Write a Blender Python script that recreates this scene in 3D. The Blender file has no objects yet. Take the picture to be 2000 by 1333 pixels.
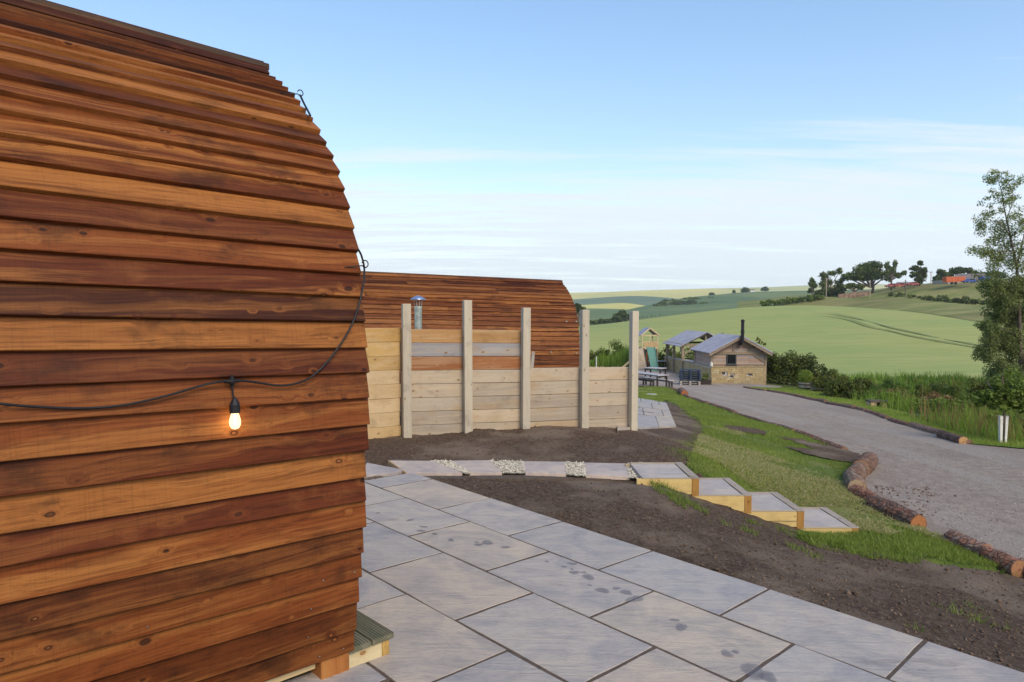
import bpy, bmesh, math, random
import numpy as np
from mathutils import Vector, Matrix
from mathutils.geometry import delaunay_2d_cdt
random.seed(7)
RNG = np.random.default_rng(11)
S = bpy.context.scene
COL = S.collection
PI = math.pi

# ------------------------------------------------------------------ camera
F = 1343.8; PT = .0386; H = 1.70          # focal length for a 2000 px wide frame, pitch down, eye height
cam_d = bpy.data.cameras.new('camera'); cam = bpy.data.objects.new('camera', cam_d); COL.objects.link(cam)
cam_d.sensor_width = 36.0; cam_d.lens = F / 2000 * 36; cam_d.clip_start = .05; cam_d.clip_end = 20000
cam.location = (0, 0, H); cam.rotation_euler = (PI / 2 - PT, 0, 0)
S.camera = cam

# ------------------------------------------------------------------ world, sun, exposure
SUN_EL = math.radians(38); SUN_AZ = math.radians(153)      # azimuth clockwise from +Y: low sun behind the right shoulder
w = bpy.data.worlds.new('World'); S.world = w; w.use_nodes = True
nt = w.node_tree; nt.nodes.clear()
def N(tree, t, **kw):
    n = tree.nodes.new(t)
    for k, v in kw.items():
        if k.startswith('i_'):
            key = k[2:]
            n.inputs[int(key) if key.isdigit() else key].default_value = v
        else: setattr(n, k, v)
    return n
def L(tree, a, b): tree.links.new(a, b)
def math_n(tree, op, a, b=None, c=None, clamp=False):
    n = tree.nodes.new('ShaderNodeMath'); n.operation = op; n.use_clamp = clamp
    for i, x in enumerate((a, b, c)):
        if x is None: continue
        if isinstance(x, (int, float)): n.inputs[i].default_value = x
        else: tree.links.new(x, n.inputs[i])
    return n.outputs[0]
def maprange(tree, v, a, b, c=0., d=1., smooth=True):
    n = tree.nodes.new('ShaderNodeMapRange'); n.interpolation_type = 'SMOOTHSTEP' if smooth else 'LINEAR'
    tree.links.new(v, n.inputs[0])
    for i, x in zip((1, 2, 3, 4), (a, b, c, d)): n.inputs[i].default_value = x
    return n.outputs[0]
sky = N(nt, 'ShaderNodeTexSky'); sky.sky_type = 'NISHITA'; sky.sun_disc = False
sky.sun_elevation = SUN_EL; sky.sun_rotation = SUN_AZ; sky.air_density = 1.0; sky.dust_density = .6; sky.ozone_density = 1.6
vm1 = N(nt, 'ShaderNodeVectorMath', operation='MULTIPLY_ADD'); L(nt, sky.outputs[0], vm1.inputs[0]); vm1.inputs[1].default_value = (.10,) * 3; vm1.inputs[2].default_value = (1, 1, 1)
vm2 = N(nt, 'ShaderNodeVectorMath', operation='DIVIDE'); L(nt, sky.outputs[0], vm2.inputs[0]); L(nt, vm1.outputs[0], vm2.inputs[1])    # soft shoulder for the bright horizon
hs = N(nt, 'ShaderNodeHueSaturation', i_Saturation=1.15, i_Value=.97, i_Hue=.503); L(nt, vm2.outputs[0], hs.inputs['Color'])
bg = N(nt, 'ShaderNodeBackground', i_Strength=.15); L(nt, hs.outputs[0], bg.inputs[0])
tc = N(nt, 'ShaderNodeTexCoord'); sep = N(nt, 'ShaderNodeSeparateXYZ'); L(nt, tc.outputs['Generated'], sep.inputs[0])
el = math_n(nt, 'MAXIMUM', sep.outputs[2], 0.0)
den = math_n(nt, 'ADD', el, .10)
cx = math_n(nt, 'DIVIDE', sep.outputs[0], den); cy = math_n(nt, 'DIVIDE', sep.outputs[1], den)
cmb = N(nt, 'ShaderNodeCombineXYZ'); L(nt, cx, cmb.inputs[0]); L(nt, cy, cmb.inputs[1])
mp = N(nt, 'ShaderNodeMapping'); mp.inputs['Rotation'].default_value = (0, 0, math.radians(14)); mp.inputs['Scale'].default_value = (.28, 1.25, 1)
mp.inputs['Location'].default_value = (3.1, .4, 0)
L(nt, cmb.outputs[0], mp.inputs[0])
nz = N(nt, 'ShaderNodeTexNoise', i_Scale=1.5, i_Detail=9., i_Roughness=.62, i_Distortion=.5); L(nt, mp.outputs[0], nz.inputs[0])
mp2 = N(nt, 'ShaderNodeMapping'); mp2.inputs['Scale'].default_value = (.16, .30, 1); mp2.inputs['Location'].default_value = (1.7, 5.3, 0); L(nt, cmb.outputs[0], mp2.inputs[0])
nz2 = N(nt, 'ShaderNodeTexNoise', i_Scale=1., i_Detail=3., i_Roughness=.5); L(nt, mp2.outputs[0], nz2.inputs[0])
ramp = maprange(nt, el, .36, .08, -.72, .86, smooth=False)
t = math_n(nt, 'ADD', ramp, math_n(nt, 'MULTIPLY', math_n(nt, 'SUBTRACT', nz2.outputs[0], .5), 1.5))
t = math_n(nt, 'ADD', t, math_n(nt, 'MULTIPLY', math_n(nt, 'SUBTRACT', nz.outputs[0], .5), 2.7))
mp3 = N(nt, 'ShaderNodeMapping'); mp3.inputs['Rotation'].default_value = (0, 0, math.radians(9)); mp3.inputs['Scale'].default_value = (.55, 4.2, 1); L(nt, cmb.outputs[0], mp3.inputs[0])
nz3 = N(nt, 'ShaderNodeTexNoise', i_Scale=1.6, i_Detail=8., i_Roughness=.6, i_Distortion=.7); L(nt, mp3.outputs[0], nz3.inputs[0])
t = math_n(nt, 'ADD', t, math_n(nt, 'MULTIPLY', math_n(nt, 'SUBTRACT', nz3.outputs[0], .5), 2.0))
mask = maprange(nt, t, -.10, .70, 0., .95, smooth=False)
cb = N(nt, 'ShaderNodeBackground', i_Strength=.44); cb.inputs[0].default_value = (.865, .94, 1., 1)
mx = N(nt, 'ShaderNodeMixShader'); L(nt, mask, mx.inputs[0]); L(nt, bg.outputs[0], mx.inputs[1]); L(nt, cb.outputs[0], mx.inputs[2])
wo = N(nt, 'ShaderNodeOutputWorld'); L(nt, mx.outputs[0], wo.inputs[0])

sl = bpy.data.lights.new('sun', 'SUN'); sl.energy = 1.25; sl.angle = math.radians(26); sl.color = (1., .84, .64)
so = bpy.data.objects.new('sun', sl); COL.objects.link(so)
sd = Vector((math.sin(SUN_AZ) * math.cos(SUN_EL), math.cos(SUN_AZ) * math.cos(SUN_EL), math.sin(SUN_EL)))
so.rotation_euler = sd.to_track_quat('Z', 'Y').to_euler(); so.location = sd * 50
S.view_settings.view_transform = 'Standard'; S.view_settings.look = 'None'
S.view_settings.exposure = 1.22; S.view_settings.gamma = 1; S.view_settings.use_curve_mapping = False
S.cycles.max_bounces = 8

# ------------------------------------------------------------------ helpers
def set_meta(o, label=None, cat=None, group=None, kind=None):
    if label: o['label'] = label
    if cat: o['category'] = cat
    if group: o['group'] = group
    if kind: o['kind'] = kind
    return o
def thing(name, label, cat, loc=(0, 0, 0), rz=0, group=None):
    o = bpy.data.objects.new(name, None); COL.objects.link(o); o.empty_display_size = .2
    o.location = loc; o.rotation_euler = (0, 0, rz)
    return set_meta(o, label, cat, group)
def empty_part(name, parent, loc=(0, 0, 0)):
    o = bpy.data.objects.new(name, None); COL.objects.link(o); o.parent = parent; o.location = loc
    return o
def link(name, me, mat, parent=None, loc=(0, 0, 0), color=None, kind=None, label=None):
    o = bpy.data.objects.new(name, me); COL.objects.link(o)
    if mat is not None and not me.materials:
        for m in (mat if isinstance(mat, (list, tuple)) else [mat]): me.materials.append(m)
    o.parent = parent; o.location = loc
    if color: o.color = color if len(color) == 4 else (*color, 1)
    return set_meta(o, label=label, kind=kind)
class MB:
    def __init__(self): self.v = []; self.f = []; self.m = []
    def add(self, vs, fs, mi=0):
        n = len(self.v); self.v += [tuple(map(float, p)) for p in vs]
        for f in fs: self.f.append(tuple(n + i for i in f)); self.m.append(mi)
        return self
    def hexa(self, p, mi=0):          # 4 bottom (ccw from above) + 4 top
        return self.add(p, [(3, 2, 1, 0), (4, 5, 6, 7), (0, 1, 5, 4), (1, 2, 6, 5), (2, 3, 7, 6), (3, 0, 4, 7)], mi)
    def box(self, x0, x1, y0, y1, z0, z1, mi=0, jit=0):
        p = [(x0, y0, z0), (x1, y0, z0), (x1, y1, z0), (x0, y1, z0), (x0, y0, z1), (x1, y0, z1), (x1, y1, z1), (x0, y1, z1)]
        if jit: p = [tuple(c + random.uniform(-jit, jit) for c in q) for q in p]
        return self.hexa(p, mi)
    def beam(self, a, b, wd, ht, up=(0, 0, 1), mi=0):
        a, b = Vector(a), Vector(b); d = (b - a).normalized(); s = d.cross(Vector(up))
        if s.length < 1e-4: s = d.cross(Vector((1, 0, 0)))
        s.normalize(); u = s.cross(d); s *= wd / 2; u *= ht / 2
        return self.hexa([a - s - u, a + s - u, b + s - u, b - s - u, a - s + u, a + s + u, b + s + u, b - s + u], mi)
    def tube(self, pts, rad, n=8, cap=True, mi=0, noise=0.):
        pts = [Vector(p) for p in pts]
        if isinstance(rad, (int, float)): rad = [rad] * len(pts)
        rings = []; ref = None
        for i, p in enumerate(pts):
            d = (pts[min(i + 1, len(pts) - 1)] - pts[max(i - 1, 0)]).normalized()
            if ref is None:
                ref = d.orthogonal().normalized()
            ref = (ref - d * ref.dot(d)).normalized(); b = d.cross(ref)
            rings.append([p + (ref * math.cos(2 * PI * k / n) + b * math.sin(2 * PI * k / n)) * rad[i] * (1 + random.uniform(-noise, noise)) for k in range(n)])
        vs = [q for r in rings for q in r]; fs = []
        for i in range(len(pts) - 1):
            for k in range(n):
                a = i * n + k; b2 = i * n + (k + 1) % n
                fs.append((a, b2, b2 + n, a + n))
        if cap:
            fs.append(tuple(range(n - 1, -1, -1))); fs.append(tuple((len(pts) - 1) * n + k for k in range(n)))
        return self.add(vs, fs, mi)
    def lathe(self, prof, c=(0, 0, 0), n=16, mi=0):
        vs = []; fs = []
        for r, z in prof:
            for k in range(n): vs.append((c[0] + r * math.cos(2 * PI * k / n), c[1] + r * math.sin(2 * PI * k / n), c[2] + z))
        for i in range(len(prof) - 1):
            for k in range(n):
                a = i * n + k; b2 = i * n + (k + 1) % n; fs.append((a, b2, b2 + n, a + n))
        fs.append(tuple(range(n - 1, -1, -1))); fs.append(tuple((len(prof) - 1) * n + k for k in range(n)))
        return self.add(vs, fs, mi)
    def mesh(self, name, center=True, bevel=0, smooth=False):
        me = bpy.data.meshes.new(name)
        v = np.array(self.v); c = (v.min(0) + v.max(0)) / 2 if center else np.zeros(3)
        me.from_pydata((v - c).tolist(), [], self.f)
        if any(self.m): me.polygons.foreach_set('material_index', self.m)
        if bevel:
            bm = bmesh.new(); bm.from_mesh(me)
            bmesh.ops.recalc_face_normals(bm, faces=bm.faces)
            ed = [e for e in bm.edges if len(e.link_faces) == 2 and e.calc_face_angle(0) > .6]
            bmesh.ops.bevel(bm, geom=ed, offset=bevel, segments=1, affect='EDGES', clamp_overlap=True)
            bm.to_mesh(me); bm.free()
        if smooth: me.polygons.foreach_set('use_smooth', [True] * len(me.polygons))
        me.update()
        return me, tuple(c)
    def build(self, name, mat, parent=None, off=(0, 0, 0), color=None, bevel=0, smooth=False, kind=None, label=None):
        """verts are in the space of the parent shifted by off (world verts: off = parent's world location)"""
        me, c = self.mesh(name, True, bevel, smooth)
        loc = Vector(c) - Vector(off)
        return link(name, me, mat, parent, loc, color, kind, label)
def np_mesh(name, verts, faces, attr=None, smooth=False):
    """verts (n,3), faces (m,k) arrays -> mesh; attr: per-face float 'tint'"""
    me = bpy.data.meshes.new(name); verts = np.asarray(verts, np.float32); faces = np.asarray(faces, np.int32); k = faces.shape[1]
    me.vertices.add(len(verts)); me.vertices.foreach_set('co', verts.ravel())
    me.loops.add(faces.size); me.loops.foreach_set('vertex_index', faces.ravel())
    me.polygons.add(len(faces)); me.polygons.foreach_set('loop_start', np.arange(0, faces.size, k, dtype=np.int32))
    me.polygons.foreach_set('loop_total', np.full(len(faces), k, np.int32))
    me.update(calc_edges=True)
    if attr is not None:
        a = me.attributes.new('tint', 'FLOAT', 'FACE'); a.data.foreach_set('value', np.asarray(attr, np.float32))
    if smooth: me.polygons.foreach_set('use_smooth', np.ones(len(faces), bool))
    return me
def copy_tree(o, parent=None):
    c = o.copy(); COL.objects.link(c); c.parent = parent
    for ch in list(o.children): copy_tree(ch, c)
    return c
def hash2(ix, iy, s):
    n = (ix * 374761393 + iy * 668265263 + s * 974634) & 0x7fffffff
    n = ((n ^ (n >> 13)) * 1274126177) & 0x7fffffff
    return ((n ^ (n >> 16)) & 0xffff) / 65535.
def vnoise(x, y, s=0):
    x = np.asarray(x, float); y = np.asarray(y, float)
    ix = np.floor(x).astype(np.int64); iy = np.floor(y).astype(np.int64); fx = x - ix; fy = y - iy
    fx = fx * fx * (3 - 2 * fx); fy = fy * fy * (3 - 2 * fy)
    a = hash2(ix, iy, s); b = hash2(ix + 1, iy, s); c = hash2(ix, iy + 1, s); d = hash2(ix + 1, iy + 1, s)
    return (a * (1 - fx) + b * fx) * (1 - fy) + (c * (1 - fx) + d * fx) * fy
def fbm(x, y, s=0, o=4):
    r = 0; a = .5
    for i in range(o): r = r + a * (vnoise(x * 2 ** i, y * 2 ** i, s + i) - .5); a *= .55
    return r
def in_poly(px, py, poly):
    poly = np.asarray(poly); inside = np.zeros(px.shape, bool); j = len(poly) - 1
    for i in range(len(poly)):
        xi, yi = poly[i]; xj, yj = poly[j]
        c = ((yi > py) != (yj > py)) & (px < (xj - xi) * (py - yi) / (yj - yi + 1e-12) + xi)
        inside ^= c; j = i
    return inside

# ------------------------------------------------------------------ surveying: rays of the measured photograph onto real surfaces
CP, SP = math.cos(PT), math.sin(PT)
def ray(x, y):
    X = (x - 1000) / F; U = -(y - 666.5) / F
    return np.array([X, CP + U * SP, U * CP - SP])
C0 = np.array([0, 0, H])
TL = -.0317                                     # the patio falls gently to the right
def at(x, y, Y):
    r = ray(x, y); return C0 + r * (Y / r[1])
def on_patio(x, y, dz=0.):
    r = ray(x, y); t = (dz - H) / (r[2] - TL * r[0]); return C0 + r * t
def on_plane(x, y, n, d):
    r = ray(x, y); t = (d - n @ C0) / (n @ r); return C0 + r * t

# ground heights: thin plate spline through surveyed points
CTRL = [(-3, 0, .07), (0, 0, -.02), (-2, 3, .05), (0, 3, -.02), (2.6, 3.2, -.1), (-3, 6, .07), (0, 6, -.02), (-1.4, 7.3, .02), (0, 7.6, -.02), (0.9, 7.6, -.05),
 (-1.5, 9.7, -.02), (1.88, 10.9, -.13), (-4, 9, .1), (-5, 14, -.2), (1.5, 17, -.52), (-3, 16, -.5), (0, 20, -.75),
 (1.36, 7.0, -.035), (1.62, 7.02, -.09), (1.1, 7.0, -.04), (1.36, 6.6, -.03), (1.36, 8.0, -.06), (1.95, 7.8, -.20), (2.5, 7.8, -.36), (3.05, 7.8, -.53), (3.6, 7.8, -.59), (4.2, 7.4, -.66), (1.95, 6.95, -.215), (2.5, 6.95, -.375), (3.05, 6.95, -.53), (3.6, 6.95, -.585),
 (2.8, 5.4, -.36), (3.07, 4.5, -.33), (5, 5, -.74), (6, 3, -.72), (4, 2, -.3), (3, 1, -.12), (3.4, 3.2, -.24), (1.0, 5.3, -.05), (1.5, 6.2, -.10), (2.0, 4.2, -.09),
 (4.64, 7.9, -.72), (4.9, 6.65, -.75), (5.3, 8.6, -.74), (5.6, 10.2, -.82), (6.4, 12.5, -.9), (6.95, 18.4, -1.25), (7.7, 30, -1.95), (9.3, 41.6, -2.65),
 (2.4, 8.5, -.17), (2.9, 9.5, -.3), (3.67, 12.3, -.55), (2.6, 12.5, -.32), (2.9, 15.2, -.5), (4.2, 18, -.9), (5, 26, -1.5), (3.5, 8.6, -.48), (4.5, 10, -.68),
 (8, 8, -.8), (9, 12.5, -.92), (10.1, 15.1, -1.05), (11.8, 22.6, -1.5), (12.4, 34, -2.2), (12, 45.3, -2.87), (16, 45.3, -2.87), (9, 18.4, -1.25), (10, 30, -1.95),
 (11, 15.4, -1.12), (14, 12, -1.15), (20, 12, -1.3), (15, 20, -1.7), (20, 30, -2.7), (17, 38, -2.75), (22, 45, -3.5), (26, 55, -4.0),
 (13, 58.7, -3.0), (5, 50, -2.8), (8, 60, -3.0), (0, 40, -2.1), (-5, 25, -1.0), (2, 30, -1.5), (-15, 40, -1.8), (-10, 20, -.4), (-8, 5, .3),
 (0, 72, -3.9), (20, 72, -4.7), (40, 70, -4.9), (-25, 70, -3.5), (0, -4, 0), (6, -4, -.5), (-8, -4, .3), (12, 2, -.8), (30, 20, -2), (40, 45, -4)]
CTRL = np.array(CTRL, float)
def _tps(r2): return np.where(r2 > 1e-12, r2 * np.log(np.maximum(r2, 1e-12)) * .5, 0)
_P = CTRL[:, :2] / 10.
_n = len(_P); _K = _tps(((_P[:, None] - _P[None]) ** 2).sum(-1)) + np.eye(_n) * .0003
_M = np.zeros((_n + 3, _n + 3)); _M[:_n, :_n] = _K; _M[:_n, _n] = 1; _M[:_n, _n + 1:] = _P; _M[_n, :_n] = 1; _M[_n + 1:, :_n] = _P.T
_W = np.linalg.solve(_M, np.concatenate([CTRL[:, 2], [0, 0, 0]]))
def hgt(x, y):
    q = np.stack([np.asarray(x, float).ravel(), np.asarray(y, float).ravel()], -1) / 10.
    out = np.empty(len(q))
    for i in range(0, len(q), 20000):
        b = q[i:i + 20000]; out[i:i + 20000] = _tps(((b[:, None] - _P[None]) ** 2).sum(-1)) @ _W[:_n] + _W[_n] + b @ _W[_n + 1:]
    return out.reshape(np.shape(x)) if np.ndim(x) else float(out[0])
def G(x, y):
    """where the sight line of a surveyed point meets the ground"""
    r = ray(x, y); ts = np.concatenate([np.arange(2.2, 12, .1), np.arange(12, 80, .4)]) / r[1]
    P = C0[None] + ts[:, None] * r[None]; d = P[:, 2] - hgt(P[:, 0], P[:, 1])
    k = np.argmax(d < 0)
    if d[k] >= 0: k = len(ts) - 1
    if k == 0: return P[0]
    f = d[k - 1] / (d[k - 1] - d[k] + 1e-12)
    p = P[k - 1] + (P[k] - P[k - 1]) * f; p[2] = hgt(p[0], p[1]); return p
def GXY(pts): return [tuple(G(*p)[:2]) for p in pts]

# ------------------------------------------------------------------ materials
def mat(name):
    m = bpy.data.materials.new(name); m.use_nodes = True; t = m.node_tree; b = t.nodes['Principled BSDF']
    b.inputs['Specular IOR Level'].default_value = .3
    return m, t, b
def ramp_n(t, fac, stops):
    r = t.nodes.new('ShaderNodeValToRGB'); e = r.color_ramp.elements
    while len(e) < len(stops): e.new(.5)
    for q, (p, c) in zip(e, stops): q.position = p; q.color = (*c, 1) if len(c) == 3 else c
    t.links.new(fac, r.inputs[0]); return r.outputs[0]
def mixc(t, fac, a, b, mode='MIX'):
    n = t.nodes.new('ShaderNodeMix'); n.data_type = 'RGBA'; n.blend_type = mode
    for i, x in ((0, fac), (6, a), (7, b)):
        if isinstance(x, (int, float)): n.inputs[i].default_value = x
        elif isinstance(x, tuple): n.inputs[i].default_value = (*x, 1) if len(x) == 3 else x
        else: t.links.new(x, n.inputs[i])
    return n.outputs[2]
def noise(t, vec, scale, detail=3., rough=.55, dist=0.):
    n = t.nodes.new('ShaderNodeTexNoise'); n.inputs['Scale'].default_value = scale; n.inputs['Detail'].default_value = detail
    n.inputs['Roughness'].default_value = rough; n.inputs['Distortion'].default_value = dist
    if vec is not None: t.links.new(vec, n.inputs['Vector'])
    return n.outputs['Fac']
def vmap(t, vec, scale=(1, 1, 1), loc=(0, 0, 0), rot=(0, 0, 0)):
    n = t.nodes.new('ShaderNodeMapping'); n.inputs['Scale'].default_value = scale; n.inputs['Location'].default_value = loc; n.inputs['Rotation'].default_value = rot
    t.links.new(vec, n.inputs['Vector']); return n.outputs[0]
def bump(t, b, h, strength, dist=.01):
    n = t.nodes.new('ShaderNodeBump'); n.inputs['Strength'].default_value = strength; n.inputs['Distance'].default_value = dist
    t.links.new(h, n.inputs['Height']); t.links.new(n.outputs[0], b.inputs['Normal'])
def obj_coord(t, rnd=True):
    tcn = t.nodes.new('ShaderNodeTexCoord'); oi = t.nodes.new('ShaderNodeObjectInfo')
    if not rnd: return tcn.outputs['Object'], oi
    v = t.nodes.new('ShaderNodeVectorMath'); v.operation = 'MULTIPLY_ADD'
    cb_ = t.nodes.new('ShaderNodeCombineXYZ')
    for i, k in enumerate((91.3, 57.1, 33.7)): t.links.new(math_n(t, 'MULTIPLY', oi.outputs['Random'], k), cb_.inputs[i])
    v.inputs[1].default_value = (1, 1, 1); t.links.new(tcn.outputs['Object'], v.inputs[0]); t.links.new(cb_.outputs[0], v.inputs[2])
    return v.outputs[0], oi
def wood(name, axis='x', sap=(.35, .136, .034), knot=(.020, .006, .003), knot_amt=1., contrast=1., rough=.62, fine=1., sapamt=.9, dark=(.38, .30, .26), bright_knot=(.30, .105, .032), ring=(.17, .048, .012), bmp=.25, stain=None):
    """grain runs along the given local axis; the base colour is the object's own colour"""
    m, t, b = mat(name); v, oi = obj_coord(t)
    sc = {'x': (1, 1, 1), 'y': (1, 1, 1), 'z': (1, 1, 1)}[axis]
    rot = {'x': (0, 0, 0), 'y': (0, 0, -PI / 2), 'z': (0, PI / 2, 0)}[axis]
    v = vmap(t, v, rot=rot)
    # knots: scattered cells, each with its own size; some bright with a dark ring, some dark
    kv = vmap(t, v, (7.5, 12.5, 12.5))
    vo = t.nodes.new('ShaderNodeTexVoronoi'); vo.inputs['Scale'].default_value = 1.; t.links.new(kv, vo.inputs['Vector'])
    kd = vo.outputs['Distance']; sepc = t.nodes.new('ShaderNodeSeparateColor'); t.links.new(vo.outputs['Color'], sepc.inputs[0])
    pick = maprange(t, sepc.outputs[0], .48, .53); size = maprange(t, sepc.outputs[1], 0, 1, .40, 1.15, False)
    kdd = math_n(t, 'DIVIDE', math_n(t, 'ADD', kd, math_n(t, 'MULTIPLY', math_n(t, 'SUBTRACT', noise(t, v, 60., 2.), .5), .05)), size)
    pk = math_n(t, 'MULTIPLY', pick, knot_amt, clamp=True)
    core = math_n(t, 'MULTIPLY', maprange(t, kdd, .125, .085), pk)
    rim = math_n(t, 'MULTIPLY', math_n(t, 'MULTIPLY', maprange(t, kdd, .17, .125), maprange(t, kdd, .06, .105)), pk)
    halo = math_n(t, 'MULTIPLY', maprange(t, kdd, .46, .12), pk)
    bright = math_n(t, 'MULTIPLY', core, maprange(t, sepc.outputs[2], .35, .45))
    # grain bends round the knots
    wv = t.nodes.new('ShaderNodeVectorMath'); wv.operation = 'MULTIPLY_ADD'; t.links.new(v, wv.inputs[0]); wv.inputs[1].default_value = (1, 1, 1)
    cw = t.nodes.new('ShaderNodeCombineXYZ'); low = noise(t, vmap(t, v, (1.1, 4, 4)), 1.6, 2.)
    for i in (1, 2): t.links.new(math_n(t, 'MULTIPLY', math_n(t, 'ADD', low, math_n(t, 'MULTIPLY', halo, .34)), .055), cw.inputs[i])
    t.links.new(cw.outputs[0], wv.inputs[2]); gv = wv.outputs[0]
    g1 = noise(t, vmap(t, gv, (2.6, 130 * fine, 130 * fine)), 1., 5., .75)
    g2 = noise(t, vmap(t, gv, (.42, 13, 13)), 1., 5., .60, .8)
    g4 = noise(t, vmap(t, gv, (.75, 21, 21)), 1., 4., .65, 1.)
    g3 = noise(t, vmap(t, v, (2.2, 3.5, 3.5)), 1.4, 5., .65)
    saw = noise(t, vmap(t, v, (150, 5, 5)), 1., 2., .5)
    base = oi.outputs['Color']
    c = mixc(t, math_n(t, 'MULTIPLY', maprange(t, g2, .46, .60), math_n(t, 'MULTIPLY', oi.outputs['Alpha'], sapamt)), base, sap)
    c = mixc(t, math_n(t, 'MULTIPLY', maprange(t, g4, .50, .66), .55 * contrast), c, mixc(t, 1., c, dark, 'MULTIPLY'))
    c = mixc(t, math_n(t, 'MULTIPLY', maprange(t, g1, .44, .66), .68 * contrast), c, mixc(t, 1., c, dark, 'MULTIPLY'))
    c = mixc(t, math_n(t, 'MULTIPLY', maprange(t, g3, .52, .70), .72 * contrast), c, mixc(t, .72, c, (.010, .005, .003)))
    c = mixc(t, math_n(t, 'MULTIPLY', maprange(t, g3, .45, .28), .35 * contrast), c, mixc(t, .5, c, sap))
    c = mixc(t, math_n(t, 'MULTIPLY', maprange(t, saw, .5, .76), .13 * contrast), c, (0.0, 0.0, 0.0))
    c = mixc(t, math_n(t, 'MULTIPLY', halo, .28), c, ring)
    c = mixc(t, math_n(t, 'MULTIPLY', core, .8), c, knot)
    c = mixc(t, math_n(t, 'MULTIPLY', bright, .8), c, bright_knot)
    c = mixc(t, math_n(t, 'MULTIPLY', rim, .75), c, knot)
    if stain:
        st = noise(t, vmap(t, v, (1.2, 3, 3)), 1.1, 2.)
        c = mixc(t, math_n(t, 'MULTIPLY', maprange(t, st, .54, .74), .5), c, stain)
    t.links.new(c, b.inputs['Base Color']); b.inputs['Roughness'].default_value = rough; b.inputs['Specular IOR Level'].default_value = .18
    hh = math_n(t, 'ADD', math_n(t, 'MULTIPLY', g1, .6), math_n(t, 'ADD', math_n(t, 'MULTIPLY', saw, .25), math_n(t, 'MULTIPLY', g2, .5)))
    bump(t, b, hh, bmp, .004)
    return m
def plain(name, col, rough=.6, metal=0., var=.15, scale=20., spec=.3, bmp=0.):
    m, t, b = mat(name); v, oi = obj_coord(t)
    n = noise(t, v, scale, 4.)
    c = mixc(t, maprange(t, n, .3, .7, 0, 1), tuple(x * (1 - var) for x in col), tuple(min(1, x * (1 + var)) for x in col))
    t.links.new(c, b.inputs['Base Color']); b.inputs['Roughness'].default_value = rough; b.inputs['Metallic'].default_value = metal; b.inputs['Specular IOR Level'].default_value = spec
    if bmp: bump(t, b, n, bmp, .01)
    return m
def leafy(name, dark, light, trans=.35, rough=.55):
    m, t, b = mat(name); a = t.nodes.new('ShaderNodeAttribute'); a.attribute_name = 'tint'
    c = ramp_n(t, a.outputs['Fac'], [(0, dark), (.55, tuple((x + y) / 2 for x, y in zip(dark, light))), (1, light)])
    t.links.new(c, b.inputs['Base Color']); b.inputs['Roughness'].default_value = rough; b.inputs['Specular IOR Level'].default_value = .2
    tr = t.nodes.new('ShaderNodeBsdfTranslucent'); t.links.new(mixc(t, 1., c, (1.3, 1.3, .6), 'MULTIPLY'), tr.inputs[0])
    mxs = t.nodes.new('ShaderNodeMixShader'); mxs.inputs[0].default_value = trans
    t.links.new(b.outputs[0], mxs.inputs[1]); t.links.new(tr.outputs[0], mxs.inputs[2])
    t.links.new(mxs.outputs[0], t.nodes['Material Output'].inputs[0])
    return m
def world_pos(t):
    return t.nodes.new('ShaderNodeNewGeometry').outputs['Position']

M = {}
M['cedar'] = wood('cedar cladding', 'x')
M['cedar_far'] = wood('weathered cedar cladding', 'x', contrast=.9, fine=.4, knot_amt=.5)
M['softwood'] = wood('pale treated softwood', 'x', sap=(.60, .47, .30), knot=(.12, .06, .03), ring=(.36, .23, .11), contrast=.42, sapamt=.5, knot_amt=1., bmp=.2, dark=(.72, .64, .55), bright_knot=(.30, .17, .08), stain=(.36, .235, .115))
M['softwood_post'] = wood('pale treated softwood post', 'z', sap=(.62, .52, .36), knot=(.12, .075, .05), ring=(.40, .31, .19), contrast=.5, sapamt=.5, knot_amt=.7, bmp=.2, dark=(.72, .66, .58), bright_knot=(.3, .2, .11))
M['sleeper'] = wood('new timber sleeper', 'x', sap=(.62, .43, .17), knot=(.20, .09, .03), ring=(.40, .22, .07), contrast=.35, sapamt=.3, bmp=.2, dark=(.70, .58, .42), bright_knot=(.34, .17, .06))
M['sleeper_z'] = wood('new timber post', 'z', sap=(.5, .28, .09), knot=(.16, .07, .02), ring=(.3, .13, .035), contrast=.6, sapamt=.4, bmp=.2, dark=(.70, .58, .42), bright_knot=(.34, .17, .06))
M['sleeper_y'] = wood('new timber nosing', 'y', sap=(.45, .38, .29), knot=(.16, .11, .07), ring=(.3, .22, .15), contrast=.5, sapamt=.4, bmp=.2, dark=(.70, .58, .42), bright_knot=(.34, .17, .06))
M['oak'] = wood('weathered oak frame', 'x', sap=(.30, .24, .17), knot=(.08, .05, .03), ring=(.2, .14, .09), contrast=.6, fine=.3, knot_amt=.3)
M['oak_z'] = wood('weathered oak post', 'z', sap=(.30, .24, .17), knot=(.08, .05, .03), ring=(.2, .14, .09), contrast=.6, fine=.3, knot_amt=.3)
M['black_plastic'] = plain('black rubber', (.012, .012, .014), .45, var=.2)
M['black_metal'] = plain('black painted metal', (.015, .016, .018), .4, var=.2)
M['galv'] = plain('galvanised steel', (.42, .45, .40), .38, .75, .25, 14.)
M['steel_cap'] = plain('blue grey steel cap', (.25, .32, .48), .35, .6, .15)
M['screw'] = plain('zinc screw', (.5, .5, .48), .4, .8)
M['dark_wood'] = plain('dark stained wood', (.045, .035, .03), .6, var=.4, scale=9.)
M['table_top'] = plain('weathered pale table top', (.42, .40, .40), .7, var=.15, scale=8.)
M['white_paint'] = plain('white paint', (.62, .6, .55), .6, var=.12)
M['teal'] = plain('teal plastic', (.015, .17, .14), .4, var=.15)
M['pallet_blue'] = plain('blue black pallet paint', (.03, .045, .08), .7, var=.5, scale=6.)
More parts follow.
